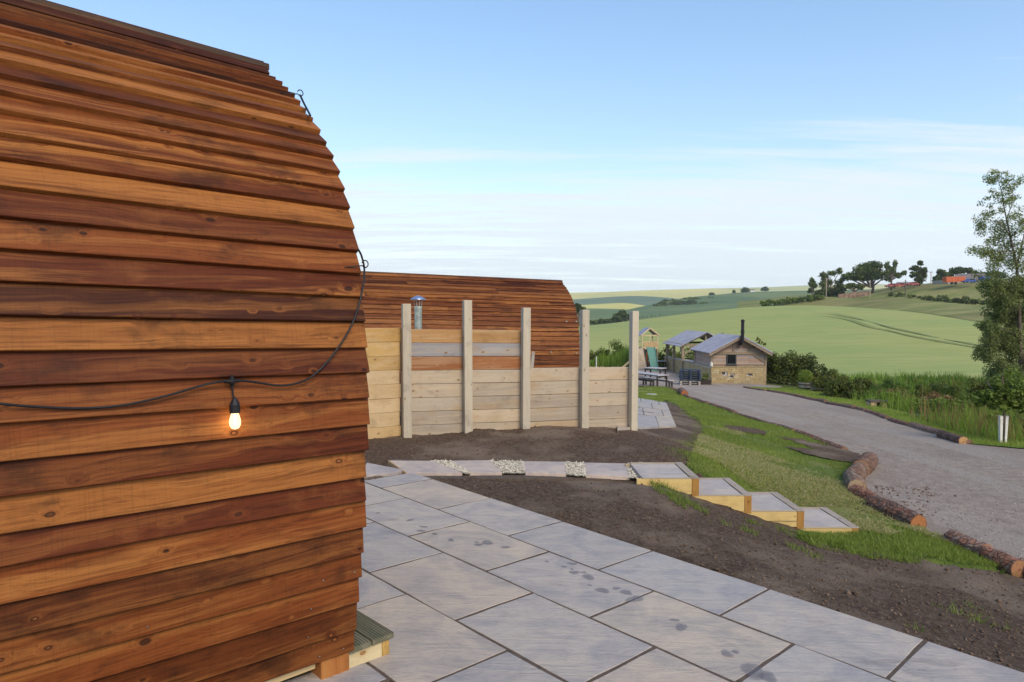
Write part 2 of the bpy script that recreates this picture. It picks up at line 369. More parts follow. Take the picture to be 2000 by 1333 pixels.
M['pallet_pale'] = plain('worn pallet wood', (.36, .32, .27), .8, var=.3, scale=6.)
M['orange_paint'] = plain('orange paint', (.55, .13, .05), .5, var=.2, scale=1.)
M['red_paint'] = plain('dull red paint', (.36, .09, .08), .5, var=.2, scale=1.)
M['blue_paint'] = plain('blue paint', (.04, .09, .30), .5, var=.2, scale=1.)
M['grey_roof'] = plain('grey brown roofing', (.17, .14, .13), .8, var=.2, scale=1.)
M['glass_dark'] = plain('dark window glass', (.012, .014, .016), .08, var=.1, spec=.6)
M['window_frame'] = plain('dark grey window frame', (.05, .055, .06), .5, var=.1)
M['concrete'] = plain('pale concrete', (.40, .37, .34), .85, var=.2, scale=9., bmp=.2)

def m_ground(name, cols, scale, rough=.95, bscale=60., bstr=.6, bdist=.02, track=None, speck=None, speck_sc=90., speck_th=(.12, .06), stretch=None, big=None, big_sc=.6):
    m, t, b = mat(name); p = world_pos(t)
    n1 = noise(t, p if not stretch else vmap(t, p, *stretch), scale, 5., .65)
    c = ramp_n(t, n1, cols)
    if big:
        nb = noise(t, p, big_sc, 4., .6); c = mixc(t, math_n(t, 'MULTIPLY', maprange(t, nb, .45, .65), big[1]), c, big[0])
    if track:
        nk = noise(t, vmap(t, p, (1.1, .07, 1)), 1.3, 3., .5); c = mixc(t, math_n(t, 'MULTIPLY', maprange(t, nk, .48, .62), .55), c, track)
        nk2 = noise(t, p, 1.9, 6., .7); c = mixc(t, math_n(t, 'MULTIPLY', maprange(t, nk2, .55, .72), .45), c, mixc(t, .35, c, (.05, .04, .03)))
    if speck:
        vo = t.nodes.new('ShaderNodeTexVoronoi'); vo.inputs['Scale'].default_value = speck_sc; t.links.new(p, vo.inputs['Vector'])
        sc = t.nodes.new('ShaderNodeSeparateColor'); t.links.new(vo.outputs['Color'], sc.inputs[0])
        k = math_n(t, 'MULTIPLY', maprange(t, vo.outputs['Distance'], speck_th[0] * 4, speck_th[1] * 4), maprange(t, sc.outputs[0], speck[1] - .02, speck[1] + .02))
        c = mixc(t, k, c, speck[0])
    t.links.new(c, b.inputs['Base Color']); b.inputs['Roughness'].default_value = rough; b.inputs['Specular IOR Level'].default_value = .15
    nb2 = noise(t, p, bscale, 6., .7); bump(t, b, nb2, bstr, bdist)
    return m
M['soil'] = m_ground('bare topsoil', [(.25, (.050, .031, .021)), (.5, (.122, .080, .055)), (.75, (.225, .157, .111))], 24., bscale=38., bstr=1., bdist=.05,
                     speck=((.24, .20, .165), .86), speck_sc=55., big=((.29, .22, .16), .7), big_sc=.8)
M['meadow'] = m_ground('rough meadow', [(.3, (.05, .075, .018)), (.5, (.09, .12, .03)), (.7, (.14, .15, .05))], 1.4, bscale=9., bstr=.8, bdist=.1, big=((.16, .11, .06), .3), big_sc=.25)
M['lawn'] = m_ground('lawn turf', [(.28, (.070, .105, .020)), (.5, (.105, .155, .030)), (.72, (.155, .185, .05))], 3.2, bscale=45., bstr=.8, bdist=.03, big=((.30, .26, .12), .55), big_sc=.55)
M['road'] = m_ground('compacted gravel', [(.3, (.275, .218, .175)), (.5, (.365, .295, .240)), (.7, (.45, .372, .308))], 7., bscale=70., bstr=1., bdist=.03, track=(.42, .36, .31),
                     speck=((.17, .135, .115), .70), speck_sc=42., big=((.27, .22, .19), .5), big_sc=.35)
def m_slab():
    m, t, b = mat('riven sandstone'); v, oi = obj_coord(t); p = world_pos(t)
    n1 = noise(t, vmap(t, v, (1, 1, 1)), 2.6, 6., .68, .9); n2 = noise(t, vmap(t, v, (2., 9, 6), rot=(0, 0, .5)), 1.3, 6., .65, 1.2); n3 = noise(t, v, 30., 5., .7)
    c = ramp_n(t, n1, [(.28, (.29, .262, .250)), (.45, (.375, .335, .300)), (.60, (.470, .405, .330)), (.76, (.405, .345, .305))])
    c = mixc(t, 1., c, oi.outputs['Color'], 'MULTIPLY')
    c = mixc(t, math_n(t, 'MULTIPLY', maprange(t, n2, .5, .75), .5), c, (.47, .405, .325))
    c = mixc(t, math_n(t, 'MULTIPLY', maprange(t, n2, .42, .25), .5), c, (.20, .182, .182))
    n6 = noise(t, v, 13., 6., .75, .6); c = mixc(t, math_n(t, 'MULTIPLY', maprange(t, n6, .52, .70), .30), c, (.23, .20, .18)); c = mixc(t, math_n(t, 'MULTIPLY', maprange(t, n6, .46, .32), .30), c, (.50, .44, .37))
    # smears of trodden soil
    n4 = noise(t, vmap(t, p, (1.2, 4.5, 3), rot=(0, 0, .35)), 1.6, 6., .7, .5); n5 = noise(t, p, .7, 2.)
    sm = math_n(t, 'MULTIPLY', maprange(t, n4, .56, .70), maprange(t, n5, .48, .62))
    c = mixc(t, math_n(t, 'MULTIPLY', sm, .55), c, (.15, .115, .09))
    c = mixc(t, math_n(t, 'MULTIPLY', maprange(t, n3, .62, .75), .25), c, (.14, .12, .11))
    t.links.new(c, b.inputs['Base Color']); b.inputs['Roughness'].default_value = .62; b.inputs['Specular IOR Level'].default_value = .35
    hh = math_n(t, 'ADD', math_n(t, 'MULTIPLY', n2, 1.), math_n(t, 'MULTIPLY', n3, .22)); bump(t, b, hh, .8, .016)
    return m
M['slab'] = m_slab()
M['mortar'] = m_ground('sandy mortar', [(.3, (.075, .055, .043)), (.6, (.125, .095, .075))], 20., bscale=120., bstr=.4, bdist=.01)
m_, t_, b_ = mat('wet stone')
_a = t_.nodes.new('ShaderNodeAttribute'); _a.attribute_name = 'wet'; _tr = t_.nodes.new('ShaderNodeBsdfTransparent'); _mx = t_.nodes.new('ShaderNodeMixShader')
t_.links.new(math_n(t_, 'MULTIPLY', _a.outputs['Fac'], .5), _mx.inputs[0]); t_.links.new(_tr.outputs[0], _mx.inputs[1]); t_.links.new(b_.outputs[0], _mx.inputs[2]); t_.links.new(_mx.outputs[0], t_.nodes['Material Output'].inputs[0])
b_.inputs['Base Color'].default_value = (.155, .140, .155, 1); b_.inputs['Roughness'].default_value = .38; b_.inputs['Specular IOR Level'].default_value = .5; M['wet'] = m_
M['white_gravel'] = plain('white chippings', (.47, .43, .35), .8, var=.35, scale=30.)
def m_bark():
    m, t, b = mat('conifer bark'); v, oi = obj_coord(t)
    n1 = noise(t, v, 8., 6., .72); n2 = noise(t, v, 34., 4., .7)
    vo = t.nodes.new('ShaderNodeTexVoronoi'); vo.feature = 'DISTANCE_TO_EDGE'; vo.inputs['Scale'].default_value = 16.; wv = t.nodes.new('ShaderNodeTexNoise'); wv.inputs['Scale'].default_value = 6.; t.links.new(v, wv.inputs['Vector']); va = t.nodes.new('ShaderNodeVectorMath'); va.operation = 'MULTIPLY_ADD'; t.links.new(wv.outputs['Color'], va.inputs[0]); va.inputs[1].default_value = (.12, .12, .12); t.links.new(v, va.inputs[2]); t.links.new(va.outputs[0], vo.inputs['Vector'])
    vc = t.nodes.new('ShaderNodeTexVoronoi'); vc.inputs['Scale'].default_value = 16.; t.links.new(va.outputs[0], vc.inputs['Vector'])
    sc = t.nodes.new('ShaderNodeSeparateColor'); t.links.new(vc.outputs['Color'], sc.inputs[0])
    c = ramp_n(t, n1, [(.28, (.06, .032, .024)), (.45, (.19, .115, .085)), (.62, (.33, .235, .185)), (.78, (.42, .36, .30))])
    c = mixc(t, math_n(t, 'MULTIPLY', maprange(t, sc.outputs[0], .55, .8), .5), c, (.36, .31, .27))
    c = mixc(t, math_n(t, 'MULTIPLY', maprange(t, sc.outputs[1], .72, .85), .6), c, (.30, .13, .075))
    c = mixc(t, math_n(t, 'MULTIPLY', maprange(t, vo.outputs['Distance'], .09, .0), .38), c, (.03, .018, .013))
    c = mixc(t, .8, c, mixc(t, 1., c, oi.outputs['Color'], 'MULTIPLY'))
    t.links.new(c, b.inputs['Base Color']); b.inputs['Roughness'].default_value = .92
    hh = math_n(t, 'ADD', math_n(t, 'ADD', n1, math_n(t, 'MULTIPLY', n2, .4)), math_n(t, 'MULTIPLY', maprange(t, vo.outputs['Distance'], 0., .12), .6))
    bump(t, b, hh, 1., .035); return m
M['bark'] = m_bark()
def m_cut():
    m, t, b = mat('sawn log end'); v, oi = obj_coord(t, False)
    d = t.nodes.new('ShaderNodeVectorMath'); d.operation = 'LENGTH'; t.links.new(v, d.inputs[0])
    n1 = noise(t, v, 9., 3.); rr = math_n(t, 'SINE', math_n(t, 'ADD', math_n(t, 'MULTIPLY', d.outputs['Value'], 260.), math_n(t, 'MULTIPLY', n1, 5.)))
    c = mixc(t, maprange(t, rr, -1, 1, 0, .35), oi.outputs['Color'], mixc(t, .5, oi.outputs['Color'], (.25, .1, .03))); c = mixc(t, math_n(t, 'MULTIPLY', maprange(t, noise(t, v, 14., 5., .7), .46, .64), .6), c, (.16, .075, .03)); c = mixc(t, maprange(t, d.outputs['Value'], .02, .0), c, (.08, .035, .015))
    t.links.new(c, b.inputs['Base Color']); b.inputs['Roughness'].default_value = .75; return m
M['cut'] = m_cut()
def m_stone():
    m, t, b = mat('coursed sandstone'); v, oi = obj_coord(t)
    c = mixc(t, maprange(t, noise(t, v, 5., 4.), .3, .7), mixc(t, .5, oi.outputs['Color'], (.30, .23, .13)), oi.outputs['Color'])
    t.links.new(c, b.inputs['Base Color']); b.inputs['Roughness'].default_value = .85; bump(t, b, noise(t, v, 25., 4.), .4, .02); return m
M['stone'] = m_stone()
def m_slate():
    m, t, b = mat('blue grey sheet roof'); v, oi = obj_coord(t)
    n = noise(t, vmap(t, v, (.6, 9, 2)), 1.5, 3.)
    c = ramp_n(t, n, [(.3, (.22, .22, .27)), (.55, (.31, .31, .37)), (.75, (.40, .40, .45))])
    t.links.new(c, b.inputs['Base Color']); b.inputs['Roughness'].default_value = .5; return m
M['roof'] = m_slate()
def m_emit():
    m, t, b = mat('glowing bulb glass')
    em = N(t, 'ShaderNodeEmission', i_Strength=1.1); em.inputs[0].default_value = (1., .80, .42, 1)
    tr = N(t, 'ShaderNodeBsdfTransparent'); ms = N(t, 'ShaderNodeMixShader', i_0=.5)
    L(t, tr.outputs[0], ms.inputs[1]); L(t, em.outputs[0], ms.inputs[2]); L(t, ms.outputs[0], t.nodes['Material Output'].inputs[0]); return m
M['bulb'] = m_emit()
m_, t_, b_ = mat('hot filament'); b_.inputs['Emission Color'].default_value = (1., .85, .55, 1); b_.inputs['Emission Strength'].default_value = 14.; M['filament'] = m_
M['leaf_dark'] = leafy('dark hedge leaves', (.026, .042, .012), (.19, .225, .052))
M['leaf_mid'] = leafy('green leaves', (.050, .085, .016), (.27, .35, .070))
M['leaf_yellow'] = leafy('yellow green leaves', (.07, .085, .018), (.36, .34, .075))
M['leaf_willow'] = leafy('grey green leaves', (.062, .090, .030), (.31, .35, .13))
M['leaf_far'] = leafy('distant leaves', (.040, .064, .018), (.21, .26, .065))
M['grass'] = leafy('grass blades', (.075, .135, .016), (.31, .36, .080), .3)
M['grass_dry'] = leafy('dry grass stalks', (.27, .23, .095), (.58, .49, .27), .3)
M['reed'] = leafy('tall rank grass', (.055, .115, .015), (.29, .40, .070), .35)
M['reed_brown'] = leafy('flowering seed heads', (.13, .085, .04), (.36, .22, .11), .3)
M['trunk'] = plain('grey brown bark', (.11, .085, .07), .9, var=.4, scale=6., bmp=.4)
M['clod'] = leafy('soil clods', (.050, .032, .022), (.235, .165, .118), 0., .95)

# ------------------------------------------------------------------ the ground sheets
def densify(poly, step=.35, jitter=0., seed=1):
    rr = random.Random(seed); out = []
    for i in range(len(poly)):
        a = np.array(poly[i]); b = np.array(poly[(i + 1) % len(poly)]); d = np.linalg.norm(b - a)
        st = step * max(1, (abs(a[1]) + abs(b[1])) / 2 / 12); n = max(1, int(d / st))
        nrm = np.array([-(b - a)[1], (b - a)[0]]) / (d + 1e-9)
        for k in range(n):
            q = a + (b - a) * k / n
            if k and jitter: q = q + nrm * rr.uniform(-jitter, jitter) * max(1, abs(q[1]) / 15)
            out.append((float(q[0]), float(q[1])))
    return out
def grid_points(poly, bands):
    """bands: (y0, y1, step); interior points of the polygon"""
    P = np.array(poly); pts = []
    for y0, y1, st in bands:
        lo = P.min(0); hi = P.max(0); a = max(y0, lo[1]); b = min(y1, hi[1])
        if a >= b: continue
        xs = np.arange(lo[0], hi[0], st); ys = np.arange(a, b, st)
        X, Y = np.meshgrid(xs, ys); X = X + (np.arange(len(ys)) % 2)[:, None] * st / 2
        X = X.ravel() + RNG.uniform(-.2, .2, X.size) * st; Y = Y.ravel() + RNG.uniform(-.2, .2, Y.size) * st
        k = in_poly(X, Y, P); pts.append(np.stack([X[k], Y[k]], -1))
    return np.concatenate(pts) if pts else np.zeros((0, 2))
def sheet(name, poly, material, bands, dz, relief=None, kind='structure', rim=0.):
    gp = grid_points(poly, bands)
    vs = [Vector(p) for p in poly] + [Vector(p) for p in gp.tolist()]
    v, e, f, _, _, _ = delaunay_2d_cdt(vs, [], [list(range(len(poly)))], 1, 1e-5)
    v = np.array([tuple(q) for q in v]); z = hgt(v[:, 0], v[:, 1]) + dz
    if relief is not None: z = z + relief(v[:, 0], v[:, 1])
    z[:len(poly)] -= rim
    me = np_mesh(name, np.column_stack([v, z]), np.array([t_[:3] for t_ in f if len(t_) == 3]), smooth=True)
    o = link(name, me, material); o['kind'] = kind
    return o
# the surveyed outlines
TRACK_L = [(1300, 757), (1330, 770), (1380, 790), (1430, 808), (1500, 829), (1560, 850), (1620, 872), (1672, 892), (1690, 903), (1672, 930), (1664, 950), (1690, 980), (1720, 1000), (1795, 1034), (1850, 1056), (1905, 1082), (2000, 1122)]
TRACK_R = [(1452, 757), (1520, 768), (1600, 785), (1700, 808), (1800, 839), (1895, 869), (1990, 878)]
LAWN_IN = [(1985, 1122), (1950, 1114), (1880, 1106), (1790, 1092), (1700, 1078), (1640, 1068), (1560, 1052), (1556, 1046), (1610, 1048), (1680, 1046), (1650, 1024), (1590, 1002), (1490, 974), (1400, 944), (1340, 915),
           (1352, 890), (1362, 866), (1376, 842), (1360, 816), (1322, 792), (1300, 783)]
trackL = GXY(TRACK_L); trackR = GXY(TRACK_R); lawn_in = GXY(LAWN_IN)
lawn_poly = densify(trackL + [tuple(p) for p in lawn_in] + [(3.0, 16.8), (2.4, 22), (3.5, 33)], .3, .035, 3)
yard = [(9.2, 41.5), (5, 40), (0, 42), (-2, 60), (9, 62), (13, 61), (13.3, 50), (17, 44.8), (16, 40)]
road_poly = densify(trackL[::-1] + yard[:0] + [(5.5, 40.5), (0, 40), (-3, 58), (5, 63), (13.2, 60), (13.6, 46), (17.5, 44.6), (16.5, 41.5), (14.5, 39.5)] + trackR + [(13.5, 13.5), (22, 11), (22, 2), (9, -3), (6.6, 1.6), (5.6, 4.4)], .4, .03, 5)
verge_poly = densify(trackR + [(13.2, 14.9)] + GXY([(1950, 866), (1870, 850), (1800, 824), (1730, 800), (1690, 786), (1640, 774), (1612, 765), (1560, 760), (1500, 759)]), .4, .04, 6)
soil_edge = [tuple(p) for p in lawn_in]
soil_poly = [(-14, -5), (6.8, -5), (6.8, 1.4), (5.7, 4.2)] + trackL[-1:] + trackL[-3:-1][::-1] + [(4.6, 8.2), (4.7, 10.5), (4.9, 12.5), (5.1, 15), (5.4, 18), (5.6, 23), (5.6, 29), (-14, 29)]
soil_poly = densify(soil_poly, .8)
def soil_relief(x, y):
    r = .085 * fbm(x * 2.1, y * 2.1, 3, 3) + .055 * fbm(x * 9, y * 9, 9, 3)
    # flat below the paving, sunk below the turf
    b = x * BV[0] + y * BV[1]; a = x * AV[0] + y * AV[1]
    pave = (b < PAT_B + .03) & (a < PAT_A1 + .03) & (b > .4)
    path = (y > 7.12) & (y < 7.95) & (x > -1.5) & (x < 1.34)
    under = in_poly(x, y, np.array(lawn_poly))
    r = np.where(pave, -.035, r); r = np.where(path, -.03 + r * .2, r); r = np.where(under, -.03, r)
    st = (y > 7.14) & (y < 7.9) & (x > 1.36) & (x < 3.7); r = np.where(st, -.06, r)
    return r
TH = .7529; BV = np.array([math.cos(TH), math.sin(TH), 0]); AV = np.array([-math.sin(TH), math.cos(TH), 0])
O0 = np.array([-.1998, 6.2964, 0]); PAT_B = float(O0 @ BV); PAT_A1 = float(O0 @ AV) + 1.245
big_poly = [(-60, -6), (60, -6), (70, 76), (-60, 76)]
sheet('meadow', densify(big_poly, 4), M['meadow'], [(-6, 30, 1.2), (30, 76, 2.2)], -.03, lambda x, y: np.where(in_poly(x, y, np.array(soil_poly)), -.12, 0) + np.where(y > 20, .12 * fbm(x * .5, y * .5, 4), 0) - .10 * in_poly(x, y, np.array(road_poly)))
sheet('soil', soil_poly, M['soil'], [(-5, 2.5, .5), (2.5, 10.2, .075), (10.2, 24, .35)], .0, soil_relief)
sheet('road', road_poly, M['road'], [(-3, 6, .3), (6, 16, .22), (16, 64, .7)], .012, lambda x, y: .03 * fbm(x * .8, y * .8, 21, 3))
sheet('lawn', lawn_poly, M['lawn'], [(4, 12, .12), (12, 40, .4)], .030, lambda x, y: .05 * fbm(x * 1.5, y * 1.5, 31, 3), rim=.06)
M['verge'] = m_ground('verge turf', [(.3, (.11, .185, .024)), (.6, (.16, .25, .035))], 3., bscale=45., bstr=.6, bdist=.03)
sheet('grass_verge', verge_poly, M['verge'], [(10, 50, .4)], .035, lambda x, y: .05 * fbm(x, y, 41, 3))
# bare patches where the turf has not taken
patches = [[(1510, 857), (1560, 862), (1640, 880), (1690, 897), (1672, 912), (1630, 905), (1570, 893), (1530, 878), (1590, 884), (1555, 868)],
           [(1412, 834), (1450, 838), (1500, 850), (1496, 855), (1450, 848), (1420, 842)]]
patch_xy = []
for i, pp in enumerate(patches):
    q = densify(GXY(pp), .10, .075, i + 9)
    patch_xy.append(q); sheet('bare_earth', q, M['soil'], [(5, 40, .2)], .055, lambda x, y: .05 * fbm(x * 1.5, y * 1.5, 31, 3))

# ------------------------------------------------------------------ far land: lofted hills
def loft(name, rows, material, px0, px1, n=90, sub=8, rough=0., rs=.05, seed=0):
    """rows near to far: lists of (bearing px, py, distance)"""
    xs = np.linspace(px0, px1, n); R = []
    for r in rows:
        r = np.array(r, float); k = np.argsort(r[:, 0]); r = r[k]
        py = np.interp(xs, r[:, 0], r[:, 1]); Y = np.interp(xs, r[:, 0], r[:, 2])
        ker = np.ones(7) / 7; py = np.convolve(np.pad(py, 3, 'edge'), ker, 'valid'); Y = np.convolve(np.pad(Y, 3, 'edge'), ker, 'valid')
        R.append(np.array([at(a, b, c) for a, b, c in zip(xs, py, Y)]))
    R = np.array(R); G_ = []
    for i in range(len(R) - 1):
        p0 = R[max(i - 1, 0)]; p1 = R[i]; p2 = R[i + 1]; p3 = R[min(i + 2, len(R) - 1)]
        for s in range(sub + (i == len(R) - 2)):
            u = s / sub
            q = .5 * ((2 * p1) + (-p0 + p2) * u + (2 * p0 - 5 * p1 + 4 * p2 - p3) * u * u + (-p0 + 3 * p1 - 3 * p2 + p3) * u ** 3)
            y = p1[:, 1] * (1 - u) + p2[:, 1] * u; x = p1[:, 0] * (1 - u) + p2[:, 0] * u
            q = np.column_stack([x, y, q[:, 2]]); G_.append(q)
    G_ = np.array(G_)
    if rough: G_[..., 2] += rough * fbm(G_[..., 0] * rs, G_[..., 1] * rs, seed, 4)
    m, k = G_.shape[:2]; idx = np.arange(m * k).reshape(m, k)
    f = np.stack([idx[:-1, :-1], idx[:-1, 1:], idx[1:, 1:], idx[1:, :-1]], -1).reshape(-1, 4)
    o = link(name, np_mesh(name, G_.reshape(-1, 3), f, smooth=True), material); o['kind'] = 'structure'
    return G_
M['barley'] = m_ground('green barley', [(.3, (.255, .285, .085)), (.5, (.32, .34, .108)), (.7, (.385, .39, .135))], .9, bscale=2.5, bstr=.35, bdist=.06, stretch=((.10, 1, 1),), big=((.24, .31, .095), .6), big_sc=.03)
M['bank'] = m_ground('rough bank', [(.3, (.11, .135, .038)), (.5, (.20, .215, .065)), (.7, (.30, .27, .105))], .16, bscale=.8, bstr=.5, bdist=.3, stretch=((.3, 1, 1),), big=((.20, .15, .07), .5), big_sc=.03)
M['pasture'] = m_ground('far pasture', [(.3, (.075, .125, .055)), (.5, (.115, .165, .068)), (.7, (.16, .20, .075))], .012, bscale=.1, bstr=.3, bdist=2., stretch=((.6, 1, 1),), big=((.20, .23, .08), .6), big_sc=.006)
M['dark_hill'] = m_ground('far bluish pasture', [(.3, (.09, .14, .085)), (.5, (.125, .17, .095)), (.7, (.16, .20, .10))], .006, bscale=.1, bstr=.2, bdist=2., stretch=((.5, 1, 1),))  # a bluer green than the other far pasture
M['gold_hill'] = m_ground('stubble hill with painted sunlight', [(.3, (.42, .385, .105)), (.5, (.56, .49, .14)), (.7, (.60, .53, .18))], .004, bscale=.1, bstr=.2, bdist=2., stretch=((.5, 1, 1),), big=((.30, .34, .13), .5), big_sc=.003)  # yellow crop tone, with low sun on the far hills painted into it
fieldG = loft('barley_field', [
    [(-1500, 760, 62), (1000, 752, 62), (1300, 752, 64), (1500, 752, 62), (1700, 752, 60), (1930, 756, 58), (2400, 790, 52)],
    [(-1500, 715, 90), (1000, 705, 90), (1300, 704, 92), (1500, 708, 90), (1700, 706, 86), (1930, 715, 80), (2400, 745, 72)],
    [(-1500, 668, 140), (1000, 664, 140), (1150, 660, 142), (1300, 650, 145), (1500, 641, 150), (1700, 642, 140), (1860, 655, 125), (1930, 665, 118), (2400, 700, 100)],
    [(-1500, 646, 190), (1000, 642, 190), (1150, 640.5, 195), (1250, 628, 205), (1350, 615, 215), (1480, 602, 225), (1600, 600, 220), (1750, 609, 195), (1860, 624, 165), (1930, 637, 150), (2400, 680, 125)],
    [(-1500, 645, 210), (1000, 640, 210), (1150, 638, 215), (1250, 625.5, 228), (1350, 612, 240), (1480, 598.5, 250), (1600, 597, 245), (1750, 606, 212), (1860, 621, 178), (1930, 635, 160), (2400, 678, 132)],
    [(-1500, 652, 260), (1000, 645, 260), (1150, 645, 265), (1250, 632, 280), (1350, 618, 290), (1480, 603, 300), (1600, 602, 290), (1750, 612, 250), (1860, 628, 200), (1930, 642, 176), (2400, 686, 146)]],
    M['barley'], -1500, 2400, 240, 8)
loft('grass_bank', [
    [(1440, 625, 255), (1600, 625, 248), (1750, 628, 215), (1860, 640, 182), (1930, 655, 164), (2400, 700, 136)],
    [(1440, 607, 262), (1480, 601, 256), (1600, 598, 252), (1750, 606, 220), (1860, 620, 186), (1930, 634, 168), (2400, 676, 142)],
    [(1440, 600, 280), (1480, 592, 275), (1560, 583, 270), (1650, 584, 262), (1760, 587, 240), (1890, 596, 215), (1960, 602, 200), (2400, 640, 175)],
    [(1440, 598, 286), (1480, 590, 281), (1560, 581, 278), (1650, 583, 270), (1760, 586.5, 248), (1890, 593, 226), (1960, 598, 212), (2400, 638, 186)],
    [(1440, 595, 300), (1500, 588, 290), (1560, 579, 290), (1680, 577, 285), (1740, 567, 275), (1820, 559, 262), (1920, 552, 250), (1990, 549, 240), (2400, 560, 215)],
    [(1440, 590, 320), (1500, 584, 315), (1560, 576, 310), (1680, 571, 308), (1740, 560, 300), (1820, 553, 290), (1920, 546, 275), (1990, 543, 262), (2400, 555, 235)],
    [(1440, 600, 420), (1560, 586, 410), (1680, 580, 408), (1740, 570, 400), (1820, 566, 390), (1920, 560, 375), (2400, 565, 335)]],
    M['bank'], 1440, 2400, 90, 7, .5, .12, 5)
loft('valley_pasture', [
    [(-1500, 700, 330), (1000, 665, 340), (1300, 660, 350), (1600, 640, 360)],
    [(-1500, 652, 380), (1000, 640, 390), (1146, 632, 400), (1250, 622, 410), (1350, 609, 430), (1480, 600, 440), (1600, 592, 450)],
    [(-1500, 630, 520), (1000, 622, 520), (1150, 619, 530), (1250, 616, 550), (1350, 611.5, 560), (1480, 598, 570), (1600, 588, 580)],
    [(-1500, 620, 700), (1000, 612, 700), (1136, 600, 720), (1165, 601, 720), (1190, 606, 720), (1220, 604.5, 720), (1278, 607, 730), (1350, 607, 720), (1480, 594, 730), (1600, 585, 740)],
    [(-1500, 640, 800), (1000, 630, 800), (1278, 612, 830), (1600, 596, 840)]],
    M['pasture'], -1500, 1640, 150, 6)
loft('wooded_hill', [
    [(1180, 640, 640), (1300, 625, 650), (1600, 610, 650)],
    [(1180, 622, 720), (1278, 605, 760), (1350, 600, 780), (1480, 588, 800), (1600, 582, 820), (1900, 575, 840)],
    [(1180, 615, 800), (1278, 594.5, 850), (1340, 581.5, 900), (1388, 576.5, 950), (1446, 571.5, 1000), (1508, 569.5, 1030), (1578, 568, 1060), (1900, 562, 1060)],
    [(1180, 640, 900), (1278, 615, 1000), (1340, 600, 1050), (1446, 590, 1200), (1578, 588, 1250), (1900, 586, 1250)]],
    M['pasture'], 1180, 1900, 80, 8, 2., .01, 8)
loft('bluish_hill', [
    [(-1500, 640, 1100), (1136, 625, 1100), (1330, 625, 1150)],
    [(-1500, 606, 1400), (1136, 596, 1400), (1172, 594, 1400), (1208, 590, 1420), (1268, 590, 1420), (1330, 596, 1450)],
    [(-1500, 592, 1600), (1136, 588, 1600), (1208, 577.5, 1650), (1244, 576, 1700), (1292, 577.5, 1700), (1330, 586, 1700), (1400, 596, 1700)],
    [(-1500, 615, 1900), (1136, 610, 1900), (1244, 600, 2000), (1400, 612, 2000)]],
    M['dark_hill'], -1500, 1400, 120, 7, 3., .006, 9)
loft('golden_field', [
    [(1100, 640, 1000), (1290, 630, 1000)],
    [(1100, 607, 1120), (1172, 605, 1130), (1220, 600.5, 1140), (1290, 606, 1150)],
    [(1100, 600, 1300), (1172, 595, 1320), (1220, 593, 1330), (1290, 603, 1340)],
    [(1100, 622, 1380), (1290, 620, 1390)]],
    M['gold_hill'], 1100, 1290, 40, 6)
loft('golden_ridge', [
    [(-2000, 650, 1900), (1000, 640, 1900), (2600, 640, 1900)],
    [(-2000, 600, 2300), (1000, 596, 2300), (1200, 590, 2300), (1500, 586, 2300), (2600, 590, 2300)],
    [(-2000, 585, 2700), (700, 580, 2700), (1118, 575, 2700), (1220, 573.5, 2700), (1273, 570, 2700), (1316, 566.5, 2750), (1436, 566, 2800), (1501, 564, 2800), (1578, 560, 2800), (1700, 557, 2850), (2000, 565, 2900), (2600, 575, 2900)],
    [(-2000, 640, 3600), (1000, 632, 3600), (1500, 628, 3700), (2600, 640, 3700)]],
    M['gold_hill'], -2000, 2600, 160, 8, 6., .003, 12)
# ------------------------------------------------------------------ near pod
TIPS = [(523.2, 121), (528.8, 144.1), (541.2, 150.9), (553.4, 159.9), (564.6, 170.5), (578.6, 183.5), (589.1, 198.1), (599.3, 212.8), (614.3, 230.8), (626.3, 253.3), (640.2, 278), (652.4, 305), (664, 334.3), (675.4, 368.5), (685, 405), (693.8, 445.5), (701.3, 489.4), (706.9, 534.4), (711.8, 579.4), (717, 627.8), (718.6, 678), (722, 726.6), (722.8, 777.3), (721.5, 830), (719.5, 879.6), (718, 931.4), (716.8, 977), (714.3, 1030), (711.2, 1080.5), (708, 1128), (704.4, 1175.6), (698, 1230), (692, 1271.6)]
END = 1.6398; APEX = 3.78
PROF = []                                     # (across, height) of each board's lower edge, from the ridge line
for t_ in TIPS:
    p = on_plane(*t_, BV, END); PROF.append((float(p @ AV) - APEX, float(p[2] - TL * p[0])))
DK, MD, RD, OR, GD = (.058, .0145, .0048), (.130, .0350, .0085), (.108, .0240, .0062), (.180, .0490, .0105), (.29, .105, .0245)
NEAR_TINT = [(MD, .2), (DK, .2), (DK, .3), (MD, .2), (MD, .4), (DK, .2), (OR, .9), (GD, .8), (MD, .5), (GD, .7), (MD, .2), (OR, .8), (OR, .6), (OR, .9), (MD, .9), (GD, .6), (RD, .3), (OR, .6), (RD, .8), (DK, .5), (GD, .7), (RD, .3), (OR, .4), (OR, .7), (RD, .3), (GD, .9), (RD, .3), (OR, .9), (MD, .4), (OR, .6), (OR, .7), (MD, .4), (MD, .3)]
def board_section(prof, i, th=.028, lap=.030):
    """lower outer, upper outer, upper inner, lower inner corners in (y, z)"""
    a = np.array(prof[i]); b = np.array(prof[i - 1]); d = (b - a) / np.linalg.norm(b - a)
    inn = np.array([d[1], -d[0]])
    if inn[0] < 0: inn = -inn                # inward is towards the ridge line (+y on the near side)
    top = b + inn * th * .85
    d2 = (top - a); Ln = np.linalg.norm(d2); d2 /= Ln; n2 = np.array([d2[1], -d2[0]]); n2 = n2 if n2[0] > 0 else -n2
    top = a + d2 * (Ln + lap)
    return [a, top, top + n2 * th * .6, a + n2 * th]
